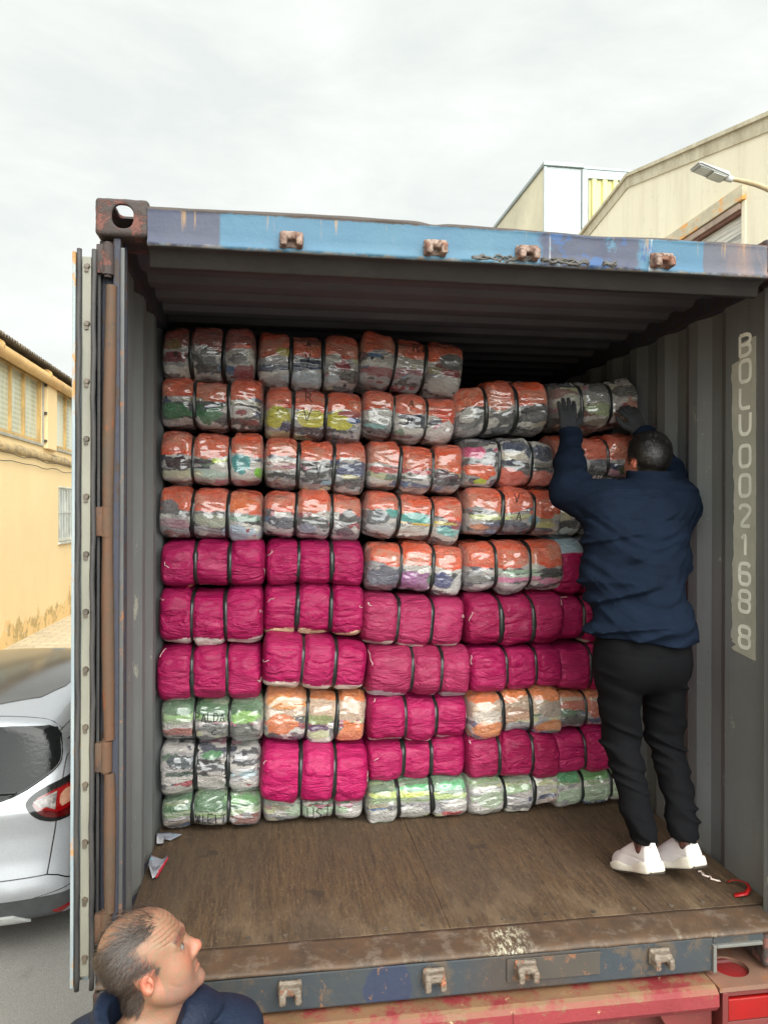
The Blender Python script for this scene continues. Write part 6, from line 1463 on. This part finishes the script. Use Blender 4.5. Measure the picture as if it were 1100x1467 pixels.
def mjacket(P):
    x, y, z = P[..., 0], P[..., 1], P[..., 2]
    d = ell(P, (.275, -.63, .14), (.215, .165, .34)); d = smin(d, ell(P, (.275, -.63, -.12), (.21, .16, .20)), .08)
    d = smin(d, cap(P, (SL[0]+.045, SL[1]+.01, SL[2]-.03), (SR[0]-.04, SR[1]-.01, SR[2]-.03), .105, .105), .06)
    d = smin(d, cap(P, (.16, -.68, .40), (.34, -.60, .40), .07), .05)
    for s, h in ((SL, (.045, -.72, -.09)), (SR, (.53, -.56, -.09))):
        e = ((s[0]+h[0])/2, (s[1]+h[1])/2-.02, .12); sp = (s[0], s[1], s[2]-.035)
        d = smin(d, cap(P, sp, e, .092, .078), .05); d = smin(d, cap(P, e, h, .076, .062), .04)
    r = np.sqrt((x-.255)**2+(y+.63)**2)
    zz = z-.10*np.clip(r, 0, .3)+.012*(fbm(P, 5, 3, 2)-.5)
    ph = np.abs(np.sin(math.pi*(zz+.02)/.085)); d = d-.028*ph**.40+.020-.010*(fbm(P, 16, 6, 3)-.5)
    # stand-up collar
    nb = np.array(NB); ax_ = np.array([.10, .10, 1.0]); ax_ = ax_/np.linalg.norm(ax_); q = P-nb; t = q@ax_+.35*np.clip(q@np.array([.8, -.5, 0]), -.06, .12); rr = np.sqrt(np.maximum((q*q).sum(-1)-t*t, 0)); R0 = .083+.10*np.clip(t, -.05, .1)
    ring = np.maximum(np.abs(rr-R0)-.010, np.abs(t-.018)-.058)-.007; d = smin(d, ring-.003*np.sin(t*120), .014)
    hole = np.maximum(rr-(R0-.017), -(t+.02)); d = smax(d, -hole, .006)
    d = smax(d, -.24-z, .01)
    return d
V, F = nets(mjacket, (-.10, -.86, -.26), (.66, -.38, .56), .006)
mesh('quilted_jacket', V, F, m_quilt, PM, True)
def mtr(P):
    d = ell(P, (.275, -.63, -.22), (.185, .135, .14))
    for hx, hy in ((.185, -.66), (.365, -.60)):
        a = smin(cap(P, (hx, hy, -.22), (hx, hy+.01, -.62), .10, .078), cap(P, (hx, hy+.01, -.62), (hx, hy, -1.04), .078, .066), .03); d = smin(d, a, .03)
    z = P[..., 2]; n = vnoise(P*np.array([5, 5, 16]), 1, 3); d = d-.012*(np.clip(1-np.abs(n-.5)*5, 0, 1)-.4)
    return smax(smax(d, -1.065-z, .01), z+.17, .01)
V, F = nets(mtr, (-.02, -.86, -1.09), (.58, -.42, -.12), .010); mesh('trousers', V, F, m_denim, PM, True)
for hx, hy in ((.185, -.66), (.365, -.60)):
    M = Matrix.Translation((hx, hy-.07, ZG)); shoe_parts(PM, M)
skc = np.array(lin((134, 94, 76)))
hand('hand', PM, handM((.045, -.72, -.10), (.045, -.70, -.28), (-1, 0, 0)), m_skin, .35, .06, skc, th=1)
hand('hand', PM, handM((.53, -.56, -.10), (.53, -.54, -.28), (1, 0, 0)), m_skin, .35, .06, skc, th=-1)

# ============================================================ LITTER ON THE FLOOR
m_wr = None
g = G('torn_wrapper'); y = g.ax(1); x = g.ax(0)
e = g.math('ADD', g.math('MULTIPLY', x, 1.0), g.math('MULTIPLY', y, -.45)); c = g.mix(g.rmp(g.noise(14, 4, loc=(2, 0, 0)), .42, .5), lin((160, 158, 162)), lin((124, 126, 134)))
c = g.mix(g.rmp(g.noise(20, 3, .5, loc=(1, 0, 0)), .62, .64), c, lin((200, 40, 60))); c = g.mix(g.rmp(g.noise(18, 3, .5, loc=(7, 2, 0)), .66, .68), c, lin((90, 150, 160))); m_wr = g.fin(c, .4, bump=g.bump(g.noise(40, 4), .6, .01))
m_wred = paint('wrapper_red', lin((196, 40, 62)), dirt=.05, rough=.4)
def crumple(poly, c, z0, rise, sd):
    rnd = random.Random(sd); V = []; F = []; n = len(poly); rings = 5
    for lay in (0, 1):
        for t in np.linspace(1, 0.15, rings):
            for k, (a, b) in enumerate(poly):
                x_, y_ = c[0]+(a-c[0])*t, c[1]+(b-c[1])*t
                zz = z0+rise(a, b)*t+.006*math.sin(k*2.3+sd)+.010*float(vnoise(np.array([[x_*40, y_*40, sd]]))[0])+lay*.0015; V.append((x_, y_, zz))
    for lay in (0, 1):
        o = lay*n*rings
        for r_ in range(rings-1):
            for k in range(n): a = o+r_*n+k; b = o+r_*n+(k+1) % n; F.append((a, b, b+n, a+n))
        F.append(tuple(o+(rings-1)*n+k for k in range(n)))
    for k in range(n): F.append((k, (k+1) % n, n*rings+(k+1) % n, n*rings+k))
    return V, F
V, F = crumple([(.055, .80), (.10, .80), (.125, .83), (.108, .70), (.096, .64), (.088, .625), (.066, .68), (.056, .72)], (.085, .72), .162, lambda a, b: .02 if a < .08 else .004, 1)
s = mesh('wrapper_scrap', [(v) for v in V], F, m_wr, None, True); tag(s, 'bigger torn white wrapper with a red edge on the floor by the left wall', 'scrap', 'torn wrappers on the container floor')
mb = MB(); mb.prism([(.098, .632), (.106, .640), (.126, .80), (.118, .80)], 2, .169, .173); mb.build('red_border', m_wred, s)
V, F = crumple([(.05, 1.0), (.06, 1.045), (.10, 1.06), (.155, 1.02), (.11, .99), (.085, .985), (.085, .95), (.06, .93)], (.085, 1.0), .162, lambda a, b: .015 if a < .08 else .002, 2)
s = mesh('wrapper_scrap', V, F, m_wr, None, True); tag(s, 'smaller curled white wrapper closer to the bales by the left wall', 'scrap', 'torn wrappers on the container floor')
mb = MB(); pts = []
P0 = [(2.284, .190), (2.325, .180), (2.355, .200), (2.368, .235), (2.358, .265), (2.335, .285), (2.320, .290)]
V = []; F = []
for k, (a, b) in enumerate(P0):
    zz = .160+.018*math.sin(k/6*math.pi)
    p = np.array(P0[max(0, k-1)]); q = np.array(P0[min(6, k+1)]); d = (q-p)/np.linalg.norm(q-p); nn = np.array([-d[1], d[0]])*(.0065 if k > 1 else .009)
    V += [(a-nn[0], b-nn[1], zz), (a+nn[0], b+nn[1], zz+.004), (a-nn[0], b-nn[1], zz+.003), (a+nn[0], b+nn[1], zz+.007)]
for k in range(6): a = 4*k; F += [(a, a+1, a+5, a+4), (a+2, a+6, a+7, a+3), (a, a+4, a+6, a+2), (a+1, a+3, a+7, a+5)]
F += [(0, 2, 3, 1), (24, 25, 27, 26)]
s = mesh('red_strip', V, F, paint('red_plastic', lin((150, 14, 14)), dirt=0, rough=.45), None, True); tag(s, 'curved strip of red plastic on the floor near the right corner', 'plastic strip')
mb = MB(); rnd = random.Random(2); pts = [(2.255+.035*k/14+.010*math.sin(k*1.1), .385-.085*k/14+.008*math.sin(k*1.9), .160+.004*rnd.random()) for k in range(15)]
mb.tube(pts, .0035, 6); s = mb.build('string_piece', m_string, None, True); tag(s, 'short piece of frayed white string on the floor beside the right shoe', 'string')
